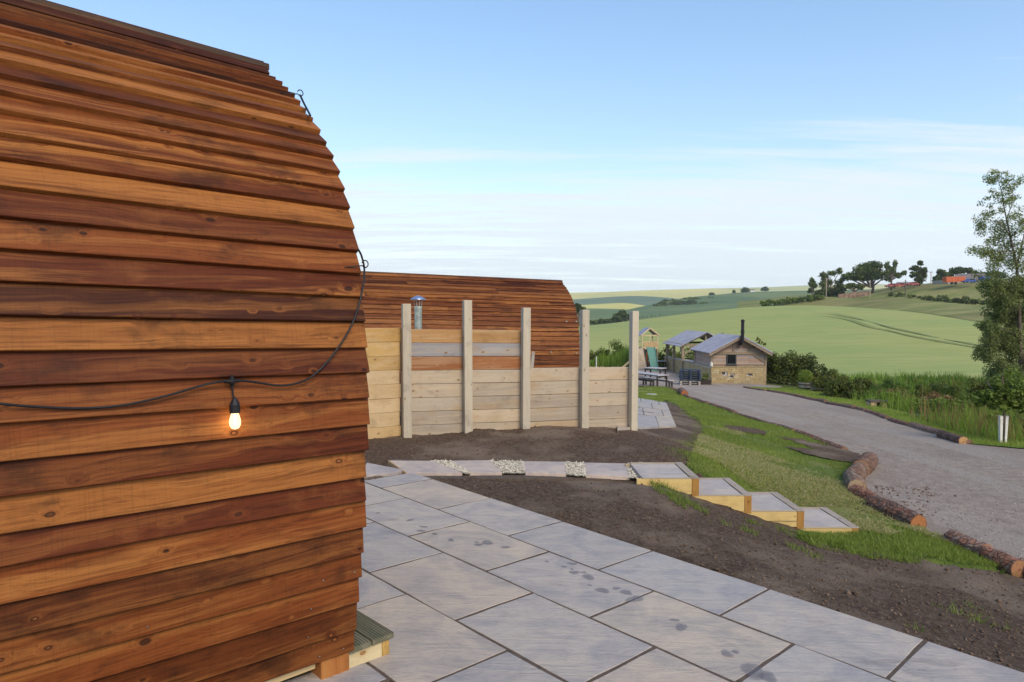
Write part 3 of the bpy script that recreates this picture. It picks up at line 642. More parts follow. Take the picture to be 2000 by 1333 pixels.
def lap_board(name, sec, x0, x1, zfun, material, parent, tint, wob=.002, ns=9, kind=None, ends=0.):
    mb = MB(); n = ns; secs = []
    x1 = x1 + random.uniform(-ends, ends)
    for k in range(n):
        x = x0 + (x1 - x0) * k / (n - 1); w1 = random.uniform(-wob, wob); w2 = random.uniform(-wob, wob) * .5
        for j, (y, z) in enumerate(sec):
            dy, dz = (w2, w1) if j in (0, 3) else (0, 0)
            mb.v.append((x, y + dy, zfun(x, y) + z + dz))
    for k in range(n - 1):
        for j in range(4):
            a = k * 4 + j; b = k * 4 + (j + 1) % 4; mb.f.append((a, b, b + 4, a + 4)); mb.m.append(0)
    mb.f += [(3, 2, 1, 0), tuple((n - 1) * 4 + j for j in range(4))]; mb.m += [0, 0]
    return mb.build(name, material, parent, color=tint, bevel=.0025 if parent is None or ns > 4 else 0, kind=kind)
def jitter_tint(c, s=.12):
    k = 1 + random.uniform(-s, s); return tuple(x * k for x in c[:3])
def pod(label, base, rz, prof, length, tints, matl, segs, leanz, group):
    r = thing('camping_pod', label, 'camping pod', base, rz, group)
    for i in range(1, len(prof)):
        sec = board_section(prof, i); cuts = segs(i)
        for x0, x1 in zip(cuts[:-1], cuts[1:]):
            tint, sap = tints(i, x0)
            lap_board('cladding_board', sec, x0, x1 - (.002 if x1 < 0 else 0), leanz, matl, r, (*jitter_tint(tint), sap), ends=.006 if x1 >= 0 else 0)
    zt = prof[0][1]
    for s in (-1, 1):                           # two ridge boards
        mb = MB(); y0 = s * .004; y1 = s * abs(prof[0][0] + .002)
        pts = []
        for x in (-length, .01):
            for yy, zz in ((y0, .004), (y1, -.010), (y1, -.045), (y0, -.031)): pts.append((x, yy, leanz(x, 0) + zt + zz))
        if s > 0: mb.add(pts, [(0, 1, 2, 3), (7, 6, 5, 4), (0, 4, 5, 1), (1, 5, 6, 2), (2, 6, 7, 3), (3, 7, 4, 0)])
        else: mb.add(pts, [(3, 2, 1, 0), (4, 5, 6, 7), (1, 5, 4, 0), (2, 6, 5, 1), (3, 7, 6, 2), (0, 4, 7, 3)])
        mb.build('ridge_board', matl, r, color=(.07, .045, .03, .3), bevel=.003)
    # far slope: the same laps in one shell
    mb = MB()
    for i in range(1, len(prof)):
        sec = board_section(prof, i)
        p = [(x, -y, leanz(x, -y) + z) for x in (-length, 0) for (y, z) in sec]
        mb.add(p, [(0, 1, 5, 4), (1, 2, 6, 5), (2, 3, 7, 6), (3, 0, 4, 7), (0, 1, 2, 3), (7, 6, 5, 4)])
    mb.build('rear_cladding', matl, r, color=(*MD, .5))
    # end walls, set a little in from the cladding, with a glazed door in the front one
    inner = [(y + .045, z) for y, z in prof]; outl = [(0, prof[0][1] - .06)] + inner + [(-y, z) for y, z in inner[::-1]]
    for x, nm in ((-.16, 'front_wall'), (-length + .05, 'back_wall')):
        mb = MB(); n = len(outl)
        for xx in (x, x - .04):
            mb.v += [(xx, y, leanz(xx, y) + z) for y, z in outl]
        mb.f += [tuple(range(n)), tuple(range(2 * n - 1, n - 1, -1))] + [(k, (k + 1) % n + 0, (k + 1) % n + n, k + n) for k in range(n)]; mb.m = [0] * len(mb.f)
        mb.build(nm, M['cedar'], r, color=(*MD, .4))
    z0 = prof[-1][1] + .03
    dr = MB().box(-.158, -.12, -.42, .42, z0 + .03, z0 + 1.95).build('door', M['window_frame'], r)
    g = MB().box(-.119, -.112, -.32, .32, z0 + .25, z0 + 1.85).build('pane', M['glass_dark'], dr, off=tuple(dr.location))
    MB().tube([(-.10, -.36, z0 + .95), (-.08, -.36, z0 + .95), (-.08, -.36, z0 + 1.08)], .008, 6).build('handle', M['galv'], dr, off=tuple(dr.location))
    return r
pb = BV * END + AV * APEX; pb = (float(pb[0]), float(pb[1]), 0.)
def near_lean(x, y): return TL * (pb[0] + BV[0] * x + AV[0] * y)
near = pod('large reddish brown clapboard pod close by, hung with a lit bulb on a black cable', pb, TH, PROF, 5.2,
           lambda i, x: NEAR_TINT[i], M['cedar'], lambda i: [-5.2, 0], near_lean, 'curved timber camping pods')
# timber feet and rim under the cladding
zb = PROF[-1][1]; yb = PROF[-1][0]
zl = near_lean(0, yb)
for k, x in enumerate((-.165, -1.55, -3.0, -4.6)):
    MB().box(x, x + .145, yb + .010, yb + .16, -.16 + zl, zb + zl + .05).build('foot_post', M['sleeper_z'], near, color=(.36, .14, .04, .6), bevel=.004)
MB().box(-5.1, -.18, yb + .035, yb + .08, zb + zl - .035, zb + zl + .012).build('rim_joist', M['sleeper'], near, color=(.52, .40, .22, .6), bevel=.003)
MB().box(-5.1, -.18, yb + .12, yb + .16, zb + zl - .15, zb + zl - .07).build('bearer', M['sleeper'], near, color=(.36, .22, .10, .6), bevel=.003)
MB().box(-.012, .004, yb + .05, yb + .075, -.01 + zl, .42 + zl).build('edge_strip', M['black_plastic'], near)
# screw heads in the lowest boards
mb = MB()
for xs in (-.07, -.22, -.62, -.95):
    for i in range(len(PROF) - 4, len(PROF)):
        if random.random() < .35: continue
        a = np.array(PROF[i]); b = np.array(PROF[i - 1]); q = a + (b - a) * .3; d = (b - a) / np.linalg.norm(b - a); n_ = np.array([-d[1], d[0]]); n_ = n_ if n_[0] < 0 else -n_
        x = xs + random.uniform(-.05, .05); c1 = q - n_ * .002; c2 = q + n_ * .0008
        mb.tube([(x, c1[0], near_lean(x, c1[0]) + c1[1]), (x, c2[0], near_lean(x, c2[0]) + c2[1])], .0034, 6)
mb.build('screw_row', M['screw'], near, kind='stuff')
def pod_pt(px, py, out=.012):
    """point on the near pod's face seen at a surveyed bearing, held off by out metres"""
    r = ray(px, py); best = None
    for s in np.arange(1.8, 5.5, .01):
        p = C0 + r * s; y = float(p @ AV) - APEX; z = p[2] - TL * p[0]
        zs = [q[1] for q in PROF][::-1]; ys = [q[0] for q in PROF][::-1]
        yy = np.interp(z, zs, ys) - out
        if y >= yy: return p
    return p
# ------------------------------------------------------------------ festoon light
fl = thing('festoon_light', 'black festoon cable sagging across the clapboards with one glowing bulb', 'string light', tuple(pod_pt(453, 745)))
fo = tuple(fl.location)
path = [(-60, 782), (0, 789), (70, 795), (160, 798), (240, 792), (320, 775), (400, 752), (440, 744.5), (470, 744), (505, 748), (545, 753.5), (580, 749), (610, 735), (640, 706), (668, 668), (690, 628), (703, 588), (711, 550)]
pts = []
for x, y in path: pts.append(pod_pt(x, y, .016))
hookp = on_plane(711, 520, BV, END + .012); pts.append(on_plane(711.5, 535, BV, END + .01)); pts.append(hookp)
pts += [on_plane(706, 500, BV, END - .10), on_plane(700, 488, BV, END - .14)]
def smooth_path(pts, k=5):
    pts = [np.array(p, float) for p in pts]; out = []
    for i in range(len(pts) - 1):
        p0 = pts[max(i - 1, 0)]; p1 = pts[i]; p2 = pts[i + 1]; p3 = pts[min(i + 2, len(pts) - 1)]
        for s in range(k):
            u = s / k; out.append(.5 * ((2 * p1) + (-p0 + p2) * u + (2 * p0 - 5 * p1 + 4 * p2 - p3) * u * u + (-p0 + 3 * p1 - 3 * p2 + p3) * u ** 3))
    return out + [pts[-1]]
MB().tube(smooth_path(pts), .0044, 8).build('cable', M['black_plastic'], fl, off=fo, smooth=True)
# the second run that climbs the arch end, from the upper eye
hk2 = on_plane(586, 186, BV, END + .01)
MB().tube(smooth_path([hk2, on_plane(594, 203, BV, END + .004), on_plane(602, 218, BV, END - .02), on_plane(606, 226, BV, END - .06)]), .0052, 8).build('cable', M['black_plastic'], fl, off=fo, smooth=True)
jn = np.array(fo); cp = pod_pt(453, 745, .018)
def down(p, d): return np.array([p[0], p[1], p[2] - d])
outw = -AV * .012
b0 = pod_pt(453, 735, .020); mbj = MB()
mbj.tube([cp + np.array([0, 0, .022]), cp, down(cp, .018)], [.006, .011, .008], 8)
mbj.tube([cp - BV * .03, cp, cp + BV * .03], [.006, .009, .006], 8)
mbj.build('cable_joint', M['black_plastic'], fl, off=fo, smooth=True)
drop = np.array([.008, 0, 0])
sock = cp + drop * .6 + outw; sk0 = down(sock, .072)
MB().tube([down(cp, .015), down(cp, .045) + drop * .3, down(sock, .074)], .0035, 6).build('flex', M['black_plastic'], fl, off=fo)
MB().lathe([(.004, .010), (.009, .004), (.0155, -.008), (.019, -.018), (.020, -.048), (.0185, -.050)], tuple(sk0), 16).build('lamp_holder', M['black_plastic'], fl, off=fo, smooth=False)
bl = MB().lathe([(.011, -.046), (.014, -.054), (.019, -.070), (.0215, -.084), (.020, -.098), (.014, -.109), (.004, -.113)], tuple(sk0), 16).build('bulb', M['bulb'], fl, off=fo, smooth=True)
bo = tuple(Vector(fo) + bl.location)
MB().tube([down(sk0, .056), down(sk0, .096)], .0035, 6).build('filament', M['filament'], bl, off=bo)
pl = bpy.data.lights.new('bulb_light', 'POINT'); pl.energy = .26; pl.color = (1., .70, .26); pl.shadow_soft_size = .012
plo = bpy.data.objects.new('bulb_light', pl); COL.objects.link(plo); plo.parent = fl; plo.location = Vector(down(sk0, .082) + outw * .3) - Vector(fo)
# the small hook above the joint and the two screw eyes on the arch end
cl = MB(); h0 = pod_pt(453, 733, .004); cl.tube([h0, pod_pt(453, 733, .022), down(pod_pt(453, 733, .022), .016), down(h0, .020) + outw * .3], .003, 6); cl.build('cup_hook', M['black_metal'], fl, off=fo)
def screw_eye(c, r0):
    mb = MB(); c = np.array(c); ring = [c + BV * r0 * math.cos(a) + np.array([0, 0, 1]) * r0 * math.sin(a) for a in np.linspace(-2.6, 2.9, 16)]
    mb.tube([c - BV * .10 + AV * .02 - np.array([0, 0, .02])] + ring, .0028, 6)
    mb.build('screw_eye', M['black_metal'], fl, off=fo, smooth=True)
screw_eye(on_plane(713, 516, BV, END + .012), .016); screw_eye(on_plane(586.5, 182, BV, END + .010), .015)

# ------------------------------------------------------------------ decking step at the pod's door
sc_ = on_patio(761.5, 1276); e0 = float(sc_ @ BV); a0 = float(sc_ @ AV)
st = thing('deck_step', 'low timber step with grooved grey deck boards at the end of the near pod', 'step', tuple(BV * e0 + AV * a0), TH)
def pl_h(x, y): return TL * ((BV * (e0 + x) + AV * (a0 + y))[0]) - 0
zz = pl_h(0, 0) - 0.; zz = 0
ys0, ys1 = .0, 1.5
hz = on_plane(763, 1236, AV, a0 - .01)[2]
tz = hz - zz
for k in range(2):
    x1 = .012 - k * .128; mb = MB(); ng = 8; wd = .120
    prof = []
    for g in range(ng):
        u0 = x1 - wd + wd * g / ng; u1 = x1 - wd + wd * (g + .55) / ng; u2 = x1 - wd + wd * (g + 1) / ng
        prof += [(u0 + .0005, tz), (u1, tz), (u1 + .002, tz - .006), (u2 - .002, tz - .006)]
    prof += [(x1, tz), (x1, tz - .028), (x1 - wd, tz - .028)]
    n = len(prof); mb.v = [(u, y, v) for y in (ys0 - .016, ys1) for u, v in prof]
    mb.f = [tuple(range(n - 1, -1, -1)), tuple(range(n, 2 * n))] + [(j, (j + 1) % n, (j + 1) % n + n, j + n) for j in range(n)]; mb.m = [0] * len(mb.f)
    mb.build('deck_board', M['sleeper_y'], st, color=(.125, .125, .082, .35))
MB().box(-.25, -.045, ys0, ys0 + .03, tz - .135, tz - .03).build('fascia', M['sleeper'], st, color=(.58, .48, .29, .5), bevel=.002)
MB().box(-.044, -.004, ys0 - .002, ys0 + .045, tz - .135, tz - .03).build('corner_post', M['sleeper_z'], st, color=(.50, .32, .10, .5), bevel=.002)
MB().box(-.044, -.004, ys0 + .05, ys1 - .02, tz - .130, tz - .03).build('front_fascia', M['sleeper_y'], st, color=(.52, .40, .20, .5), bevel=.002)
MB().box(-.20, -.10, ys0 + .05, ys0 + .15, -.02, tz - .136).build('foot', M['sleeper_z'], st, color=(.45, .34, .16, .5))

# ------------------------------------------------------------------ patio: 900 x 600 slabs in running bond

def slab_mesh(q, th=.035, lift=0., sub=1):
    """q: four corner points (ccw from above) -> slightly uneven slab"""
    mb = MB(); q = [np.array(p, float) + np.array([random.uniform(-.004, .004), random.uniform(-.004, .004), random.uniform(-.0015, .0015)]) for p in q]
    vs = []; n = 4
    for j in range(n + 1):
        for i in range(n + 1):
            u, v = i / n, j / n; p = q[0] * (1 - u) * (1 - v) + q[1] * u * (1 - v) + q[2] * u * v + q[3] * (1 - u) * v
            if 0 < i < n or 0 < j < n:
                edge = (i in (0, n)) or (j in (0, n)); c = (q[0] + q[1] + q[2] + q[3]) / 4
                if edge: p = p + (c - p) / np.linalg.norm(c - p) * random.uniform(-.0035, .0035)
                p = p + np.array([0, 0, random.uniform(-.0014, .0014)])
            vs.append(p + np.array([0, 0, lift]))
    k = len(vs); idx = lambda i, j: j * (n + 1) + i
    fs = [(idx(i, j), idx(i + 1, j), idx(i + 1, j + 1), idx(i, j + 1)) for j in range(n) for i in range(n)]
    bord = [idx(i, 0) for i in range(n)] + [idx(n, j) for j in range(n)] + [idx(i, n) for i in range(n, 0, -1)] + [idx(0, j) for j in range(n, 0, -1)]
    low = []
    for b in bord: low.append(len(vs)); vs.append(vs[b] - np.array([0, 0, th]))
    m = len(bord); fs += [(bord[i], low[i], low[(i + 1) % m], bord[(i + 1) % m]) for i in range(m)]
    mb.add(vs, fs); return mb
def bevel_slab(mb, name, par, off, color):
    return mb.build(name, M['slab'], par, off=off, color=color, bevel=.0022)
SLAB_T = [(.94, .94, .96), (.86, .89, .97), (1.0, .95, .90), (.91, .91, .95), (1.03, .98, .92), (.84, .86, .92)]
def pz(b, a):
    p = BV * b + AV * a; return np.array([p[0], p[1], TL * p[0]])
oa = float(O0 @ AV)
patio_mb = MB(); lo_b = PAT_B - 5 * .61
pts4 = [pz(lo_b, 2.66), pz(lo_b, PAT_A1), pz(PAT_B, PAT_A1), pz(PAT_B, -3.2), pz(PAT_B - 4 * .61, -3.2), pz(PAT_B - 4 * .61, 2.66)]
bot = [p - np.array([0, 0, .05]) for p in pts4]; topm = [p - np.array([0, 0, .0028]) for p in pts4]
n6 = 6; patio_mb.add(topm + bot, [(5, 4, 3, 2, 1, 0), (6, 7, 8, 9, 10, 11)] + [(i, (i + 1) % 6, (i + 1) % 6 + 6, i + 6) for i in range(6)])
pat = patio_mb.build('patio', M['mortar'], None); pat['kind'] = 'structure'; po = tuple(pat.location)
PH = [0, .4428, .8888, 1.3216, 1.78]
for r in range(5):
    b1 = PAT_B - r * .61; b0_ = b1 - .61
    ks = np.arange(-4, 10); a_j = sorted(oa - (PH[r] % .898) - .898 * ks) 
    a_j = [a for a in a_j if -3.2 < a < PAT_A1 - .08]
    a_j = [-3.2] + a_j + [PAT_A1]
    if r == 4: a_j = [a for a in a_j if a > 2.9]; a_j = [2.66] + a_j
    for s0, s1 in zip(a_j[:-1], a_j[1:]):
        g = random.uniform(.0065, .010); q = [pz(b0_ + g, s0 + g), pz(b1 - g, s0 + g), pz(b1 - g, s1 - g), pz(b0_ + g, s1 - g)]
        if r == 0: q[1] = pz(b1, s0 + g); q[2] = pz(b1, s1 - g)
        if s1 - s0 < .1: continue
        wide = random.uniform(0, .006); q[0] = q[0] + AV * wide; q[1] = q[1] + AV * wide
        bevel_slab(slab_mesh(q), 'slab', pat, po, random.choice(SLAB_T))
# drips of water drying on the stone
DRIPS = [(738, 1002, 7), (801, 1016, 12), (827, 1029, 12), (822, 1037, 14), (849, 1043, 11), (881, 1055, 12), (931, 1059, 9), (935, 1064, 14), (952, 1060, 22), (988, 1069, 14), (1068, 1097, 8), (1102, 1107, 10), (1118, 1101, 16), (1117, 1112, 7), (1122, 1118, 17), (1140, 1118, 11), (1149, 1127, 23), (1152, 1143, 9), (1177, 1153, 22), (1204, 1149, 14), (1223, 1157, 20), (1240, 1170, 26), (1318, 1211, 13), (1331, 1225, 22), (1420, 1277, 22), (1436, 1273, 13), (1470, 1310, 40), (1500, 1322, 30)]
vs = []; fs = []; wv_ = []
for x, y, wpx in DRIPS:
    p = on_patio(x, y, .0024); rad = wpx / 2 / F * np.linalg.norm(p - C0) * 1.12; n = 18; ph = random.uniform(0, 6); asp = random.uniform(.7, 1.05); an = random.uniform(0, 3); k0 = len(vs)
    vs.append(p); wv_.append(random.uniform(.75, 1.))
    for ring, val in ((.55, .95), (.80, .75), (1.0, 0.)):
        for k in range(n):
            a = 2 * PI * k / n; rr = ring * rad * (1 + .16 * math.sin(2 * a + ph) + .10 * math.sin(3 * a + ph * 2) + random.uniform(-.05, .05)); dx = rr * math.cos(a); dy = rr * math.sin(a) * asp * 1.3
            ca, sa = math.cos(an), math.sin(an); ex, ey = dx * ca - dy * sa, dx * sa + dy * ca
            vs.append(p + np.array([ex, ey, TL * ex])); wv_.append(val * random.uniform(.8, 1.))
    fs += [(k0, k0 + 1 + k, k0 + 1 + (k + 1) % n) for k in range(n)]
    for q in (0, 1):
        for k in range(n):
            a = k0 + 1 + q * n + k; b = k0 + 1 + q * n + (k + 1) % n; fs += [(a, a + n, b + n), (a, b + n, b)]
me = np_mesh('water_drops', np.array(vs) - np.array(po), np.array(fs)); at_ = me.attributes.new('wet', 'FLOAT', 'POINT'); at_.data.foreach_set('value', np.array(wv_, np.float32))
link('water_drops', me, M['wet'], pat, kind='stuff')

# ------------------------------------------------------------------ path of slabs and white chippings
def bil(q, u, v): return q[0] * (1 - u) * (1 - v) + q[1] * u * (1 - v) + q[2] * u * v + q[3] * (1 - u) * v
def zz_(u, v): return (680 + .3397 * u, 880 + .3397 * v)
def quad_px(*pp): return [on_patio(*p, .004) for p in pp]
path_o = MB()
c4 = [on_patio(*p, -.03) for p in ((745, 935), (1270, 936), (1258, 900), (760, 897))]
path_o.add(c4 + [p - np.array([0, 0, .05]) for p in c4], [(0, 1, 2, 3), (7, 6, 5, 4)] + [(i, i + 4, (i + 1) % 4 + 4, (i + 1) % 4) for i in range(4)])
pth = path_o.build('path', M['mortar'], None); pth['kind'] = 'structure'; pthl = tuple(pth.location)
PS = [[(338, 128), (655, 128), (485, 60), (238, 58)], [(700, 126), (885, 126), (815, 56), (590, 60)], [(1020, 126), (1255, 134), (1245, 66), (1005, 62)], [(1366, 140), (1618, 150), (1600, 75), (1360, 70)]]
for q in PS: bevel_slab(slab_mesh(quad_px(*[zz_(*p) for p in q]), .04), 'slab', pth, pthl, (1.12, 1.05, 1.06))
q = quad_px((700, 931), (762, 924), (790, 918), (716, 904)); bevel_slab(slab_mesh([q[0], q[1], q[2], q[3]], .04), 'slab', pth, pthl, (1.0, 1.0, 1.08))
qe = quad_px(zz_(330, 128), zz_(338, 128), zz_(238, 58), zz_(228, 57)); m2 = MB(); m2.add([p - np.array([0, 0, .001]) for p in qe] + [p - np.array([0, 0, .07]) for p in qe], [(0, 1, 2, 3), (7, 6, 5, 4)] + [(i, i + 4, (i + 1) % 4 + 4, (i + 1) % 4) for i in range(4)])
m2.build('edging_board', M['sleeper'], pth, off=pthl, color=(.5, .33, .16, .4))
GS = [[(660, 126), (698, 126), (588, 60), (487, 60)], [(890, 124), (1016, 124), (1002, 62), (818, 56)], [(1260, 134), (1362, 140), (1356, 70), (1248, 66)], [(1620, 152), (1738, 156), (1690, 70), (1603, 75)]]
mb = MB()
for q in GS:
    q = quad_px(*[zz_(*p) for p in q])
    mb.add([p + np.array([0, 0, -.016]) for p in q], [(0, 1, 2, 3)])
    for k in range(650):
        u, v = random.uniform(-.04, 1.04), random.uniform(-.06, 1.03); p = bil(q, u, v) + np.array([0, 0, random.uniform(-.012, .006)]); s = random.uniform(.008, .017)
        vs = [p + np.array(d) * s * random.uniform(.6, 1.2) for d in ((1, 0, 0), (0, 1, 0), (-1, 0, 0), (0, -1, 0), (0, 0, .8), (0, 0, -.8))]
        mb.add(vs, [(0, 1, 4), (1, 2, 4), (2, 3, 4), (3, 0, 4), (1, 0, 5), (2, 1, 5), (3, 2, 5), (0, 3, 5)])
mb.build('white_chippings', M['white_gravel'], pth, off=pthl, kind='stuff')

# ------------------------------------------------------------------ timber steps down to the lawn
stp = thing('garden_steps', 'four timber framed steps with grey slab treads down to the lawn', 'steps', (1.95, 7.1, -.6)); so_ = (1.95, 7.1, -.6)
XE = [1.95, 2.50, 3.05, 3.62]; ZE = [on_patio(1369.6, 935.6)[2] * 0 + at(1369.6, 935.6, 7.1)[2], at(1471.6, 969, 7.1)[2], at(1574.8, 999.5, 7.1)[2], at(1684, 1032, 7.1)[2]]
prev = 1.30
for k in range(4):
    x1 = XE[k]; z1 = ZE[k]; x0 = (1.36 if k == 0 else XE[k - 1] - .02); xb = 1.30 if k == 0 else XE[k - 1] - .25
    tr_ = empty_part('step', stp, (0, 0, 0))
    zd = z1 - .165
    y0, y1 = 7.10, 7.86
    # near side board, far side board, front nosing board, corner posts
    if k < 3: MB().box(xb, x1 - .078, y0, y0 + .045, zd, z1 - .004).build('side_board', M['sleeper'], tr_, off=so_, color=(.62, .46, .19, .5), bevel=.003)
    else:
        MB().box(xb, x1 - .07, y0, y0 + .045, zd + .04, z1 - .004).build('side_board', M['sleeper'], tr_, off=so_, color=(.62, .46, .19, .5), bevel=.003)
    if k == 2: MB().box(xb + .1, x1 - .08, y0 - .003, y0 + .040, zd + .062, zd + .066).build('board_joint', M['dark_wood'], tr_, off=so_)
    MB().box(xb, x1 - .047, y1 - .045, y1, zd, z1 - .004).build('side_board', M['sleeper'], tr_, off=so_, color=(.42, .33, .22, .5), bevel=.003)
    MB().box(x1 - .076, x1 - .002, y0 - .002, y0 + .075, zd - .02, z1 - .0025).build('corner_post', M['sleeper_z'], tr_, off=so_, color=(.36, .19, .05, .6), bevel=.003)
    MB().box(x1 - .045, x1 + .001, y0 + .077, y1 - .001, zd, z1 - .006).build('riser_board', M['sleeper_y'], tr_, off=so_, color=(.42, .32, .2, .4), bevel=.003)
    MB().box(x1 - .083, x1 + .004, y0 - .004, y1 + .003, z1 - .002, z1 + .010).build('nosing', M['sleeper_y'], tr_, off=so_, color=(.36, .30, .24, .5), bevel=.003)
    MB().box(x0, x1 - .085, y1 - .05, y1 + .002, z1 - .002, z1 + .009).build('edge_trim', M['sleeper'], tr_, off=so_, color=(.36, .30, .24, .5), bevel=.002)
    MB().box(x0, x1 - .085, y0 - .003, y0 + .034, z1 - .002, z1 + .008).build('edge_trim', M['sleeper'], tr_, off=so_, color=(.42, .35, .26, .5), bevel=.002)
    bevel_slab(slab_mesh([(x0, y0 + .037, z1 + .002), (x1 - .088, y0 + .037, z1 + .002), (x1 - .088, y1 - .053, z1 + .002), (x0, y1 - .053, z1 + .002)], .03), 'tread', tr_, so_, (1.05, 1.03, 1.06))

# ------------------------------------------------------------------ sleeper fence
P1 = at(792, 852, 9.72); P5 = at(1231, 838, 10.9)
fa = math.atan2(P5[1] - P1[1], P5[0] - P1[0]); fdir = np.array([math.cos(fa), math.sin(fa), 0]); fn = np.array([-math.sin(fa), math.cos(fa), 0])
fen = thing('timber_fence', 'stepped fence of pale horizontal sleepers between five tall square posts', 'fence', (float(P1[0]), float(P1[1]), 0), fa)
def f_x(px): # along the fence at a bearing
    r = ray(px, 700); n = fn; d = float(n @ P1); t = d / (n @ r); p = r * t; return float((p - P1) @ fdir)
def f_z(px, py): return float(on_plane(px, py, fn, float(fn @ P1))[2])
posts = [(792.5, 594, 853), (911, 587, 852), (1022.5, 601.5, 852), (1137, 605.5, 842), (1232.5, 608, 839)]
PX = [f_x(p[0]) for p in posts]
TONES = [(.405, .345, .27), (.36, .305, .24), (.44, .36, .265), (.345, .29, .23), (.46, .375, .275)]
for i, (px, yt, ybm) in enumerate(posts):
    x = PX[i]; wd = .118 if i < 4 else .112; zt = f_z(px, yt); z0 = f_z(px, ybm) - .12; ln = (random.uniform(-.012, .012))
    mb = MB().hexa([(x - wd / 2, -.13, z0), (x + wd / 2, -.13, z0), (x + wd / 2, -.02, z0), (x - wd / 2, -.02, z0), (x - wd / 2 + ln, -.13, zt), (x + wd / 2 + ln, -.13, zt), (x + wd / 2 + ln, -.02, zt - .004), (x - wd / 2 + ln, -.02, zt - .004)])
    mb.build('post', M['softwood_post'], fen, color=(*jitter_tint((.47, .415, .325), .08), .4), bevel=.004)
COLS = {0: (.40, .225, .090), 1: (.27, .265, .275), 2: (.29, .115, .045)}
def panel(x0, x1, z_top_l, z_top_r, z_bot, nrow, ph, first=0, cols=True, y0=0.):
    for k in range(nrow):
        a0_, a1_ = z_top_l - ph * k, z_top_r - ph * k; b0_, b1_ = a0_ - ph, a1_ - ph
        if k == nrow - 1: b0_ -= .15; b1_ -= .15
        c = COLS.get(k) if cols else None
        c = c or TONES[(k * 3 + int(x0 * 7)) % 5]; e = random.uniform(-.004, .004); g = random.uniform(.004, .008)
        MB().hexa([(x0, y0 + e, b0_ + g), (x1, y0 + e, b1_ + g), (x1, y0 + e + .055, b1_ + g), (x0, y0 + e + .055, b0_ + g), (x0, y0 + e, a0_), (x1, y0 + e, a1_), (x1, y0 + e + .055, a1_), (x0, y0 + e + .055, a0_)]).build('sleeper', M['softwood'], fen, color=(*jitter_tint(c, .06), .5), bevel=.004)
ph = .1965
zt1 = f_z(800, 643); zt2 = f_z(1016, 646)
panel(PX[0] - .06, PX[1] - .002, zt1, (zt1 + zt2) / 2, 0, 8, ph, 0, True)
panel(PX[1] + .002, PX[2] - .002, (zt1 + zt2) / 2 + .004, zt2, 0, 8, ph, 0, True)
zt3 = f_z(1040, 719.5); zt4 = f_z(1225, 717.5)
panel(PX[2] + .002, PX[3] - .002, zt3, (zt3 + zt4) / 2, 0, 5, .2035, 0, False)
panel(PX[3] + .002, PX[4] - .02, (zt3 + zt4) / 2 - .003, zt4, 0, 5, .2035, 0, False)
# the return that turns towards the near pod
YT = [(.47, .285, .10), (.49, .315, .125), (.46, .30, .12), (.52, .385, .225), (.49, .355, .195), (.53, .39, .225), (.52, .38, .21), (.49, .335, .16)]
xl = f_x(782); zt0 = f_z(760, 641)
for k in range(8):
    e = random.uniform(-.006, .006); z1 = zt0 - .1985 * k; zb_ = z1 - .1985 - (.15 if k == 7 else 0)
    jl = random.uniform(-.012, .012)
    MB().hexa([(xl - 1.5, -.26 + e, zb_ + .003), (xl + jl, .010 + e, zb_ + .003), (xl + jl, .065 + e, zb_ + .003), (xl - 1.5, -.205 + e, zb_ + .003), (xl - 1.5, -.26 + e, z1 + .006), (xl + jl, .010 + e, z1), (xl + jl, .065 + e, z1), (xl - 1.5, -.205 + e, z1 + .006)]).build('sleeper', M['softwood'], fen, color=(*jitter_tint(YT[k], .05), .5), bevel=.004)
MB().box(xl + .02, PX[0] - .062, .03, .09, zt0 - 1.75, zt0 - .02).build('corner_batten', M['sleeper_z'], fen, color=(.45, .27, .10, .4))
# offcut leaning on the back of the third post
q0 = at(1034, 722, 10.5); q1 = at(1042, 687, 10.55)
oc = MB().beam(q0 - np.array([0, 0, .5]) + (q0 - q1) * .2, q1, .045, .03, (0, 1, 0)).build('timber_offcut', M['softwood_post'], None, color=(.40, .37, .33, .3)); set_meta(oc, 'short pale offcut of wood leaning behind the third fence post', 'offcut')

# ------------------------------------------------------------------ second pod and the stove flue in front of it
RD2 = at(1096, 548, 17.5); th2 = math.radians(20.5); B2 = np.array([math.cos(th2), math.sin(th2), 0])
prof2 = []
zmin, zmax = PROF[-1][1], PROF[0][1]
arc = np.array(PROF); s_ = np.concatenate([[0], np.cumsum(np.linalg.norm(np.diff(arc, axis=0), axis=1))]); nb = 31
for u in np.linspace(0, s_[-1], nb): prof2.append((float(np.interp(u, s_, arc[:, 0])), float(np.interp(u, s_, arc[:, 1]))))
base2 = (float(RD2[0]), float(RD2[1]), float(RD2[2] - prof2[0][1]))
def lean2(x, y): return -.024 * x
CH = [(.125, .036, .011), (.085, .022, .008), (.155, .048, .014), (.21, .080, .026), (.070, .018, .007), (.135, .042, .014)]
rr = random.Random(3); seam = {}
def segs2(i):
    c = [-7.2]; o = (-.9, -2.6, -1.8)[i % 3] + rr.uniform(-.25, .25)
    return [-7.2, o - 3.2, o, 0] if rr.random() < .75 else [-7.2, o - 1.2, 0]
far = pod('lower brown clapboard pod standing behind the sleeper fence', base2, th2, prof2, 7.2, lambda i, x: (rr.choice(CH), rr.uniform(.2, .9)), M['cedar_far'], segs2, lean2, 'curved timber camping pods')
for px, py in ((1052, 685), (1108, 688), (1090, 628), (1112, 628)):
    q = at(px, py, 16.9); p = Vector(q) - Vector(base2); p = Matrix.Rotation(-th2, 3, 'Z') @ p; yy = np.interp(p.z, [a[1] for a in prof2][::-1], [a[0] for a in prof2][::-1])
    MB().box(p.x - .014, p.x + .014, yy - .02, yy + .01, p.z - .014, p.z + .014).build('cable_clip', M['galv'], far)
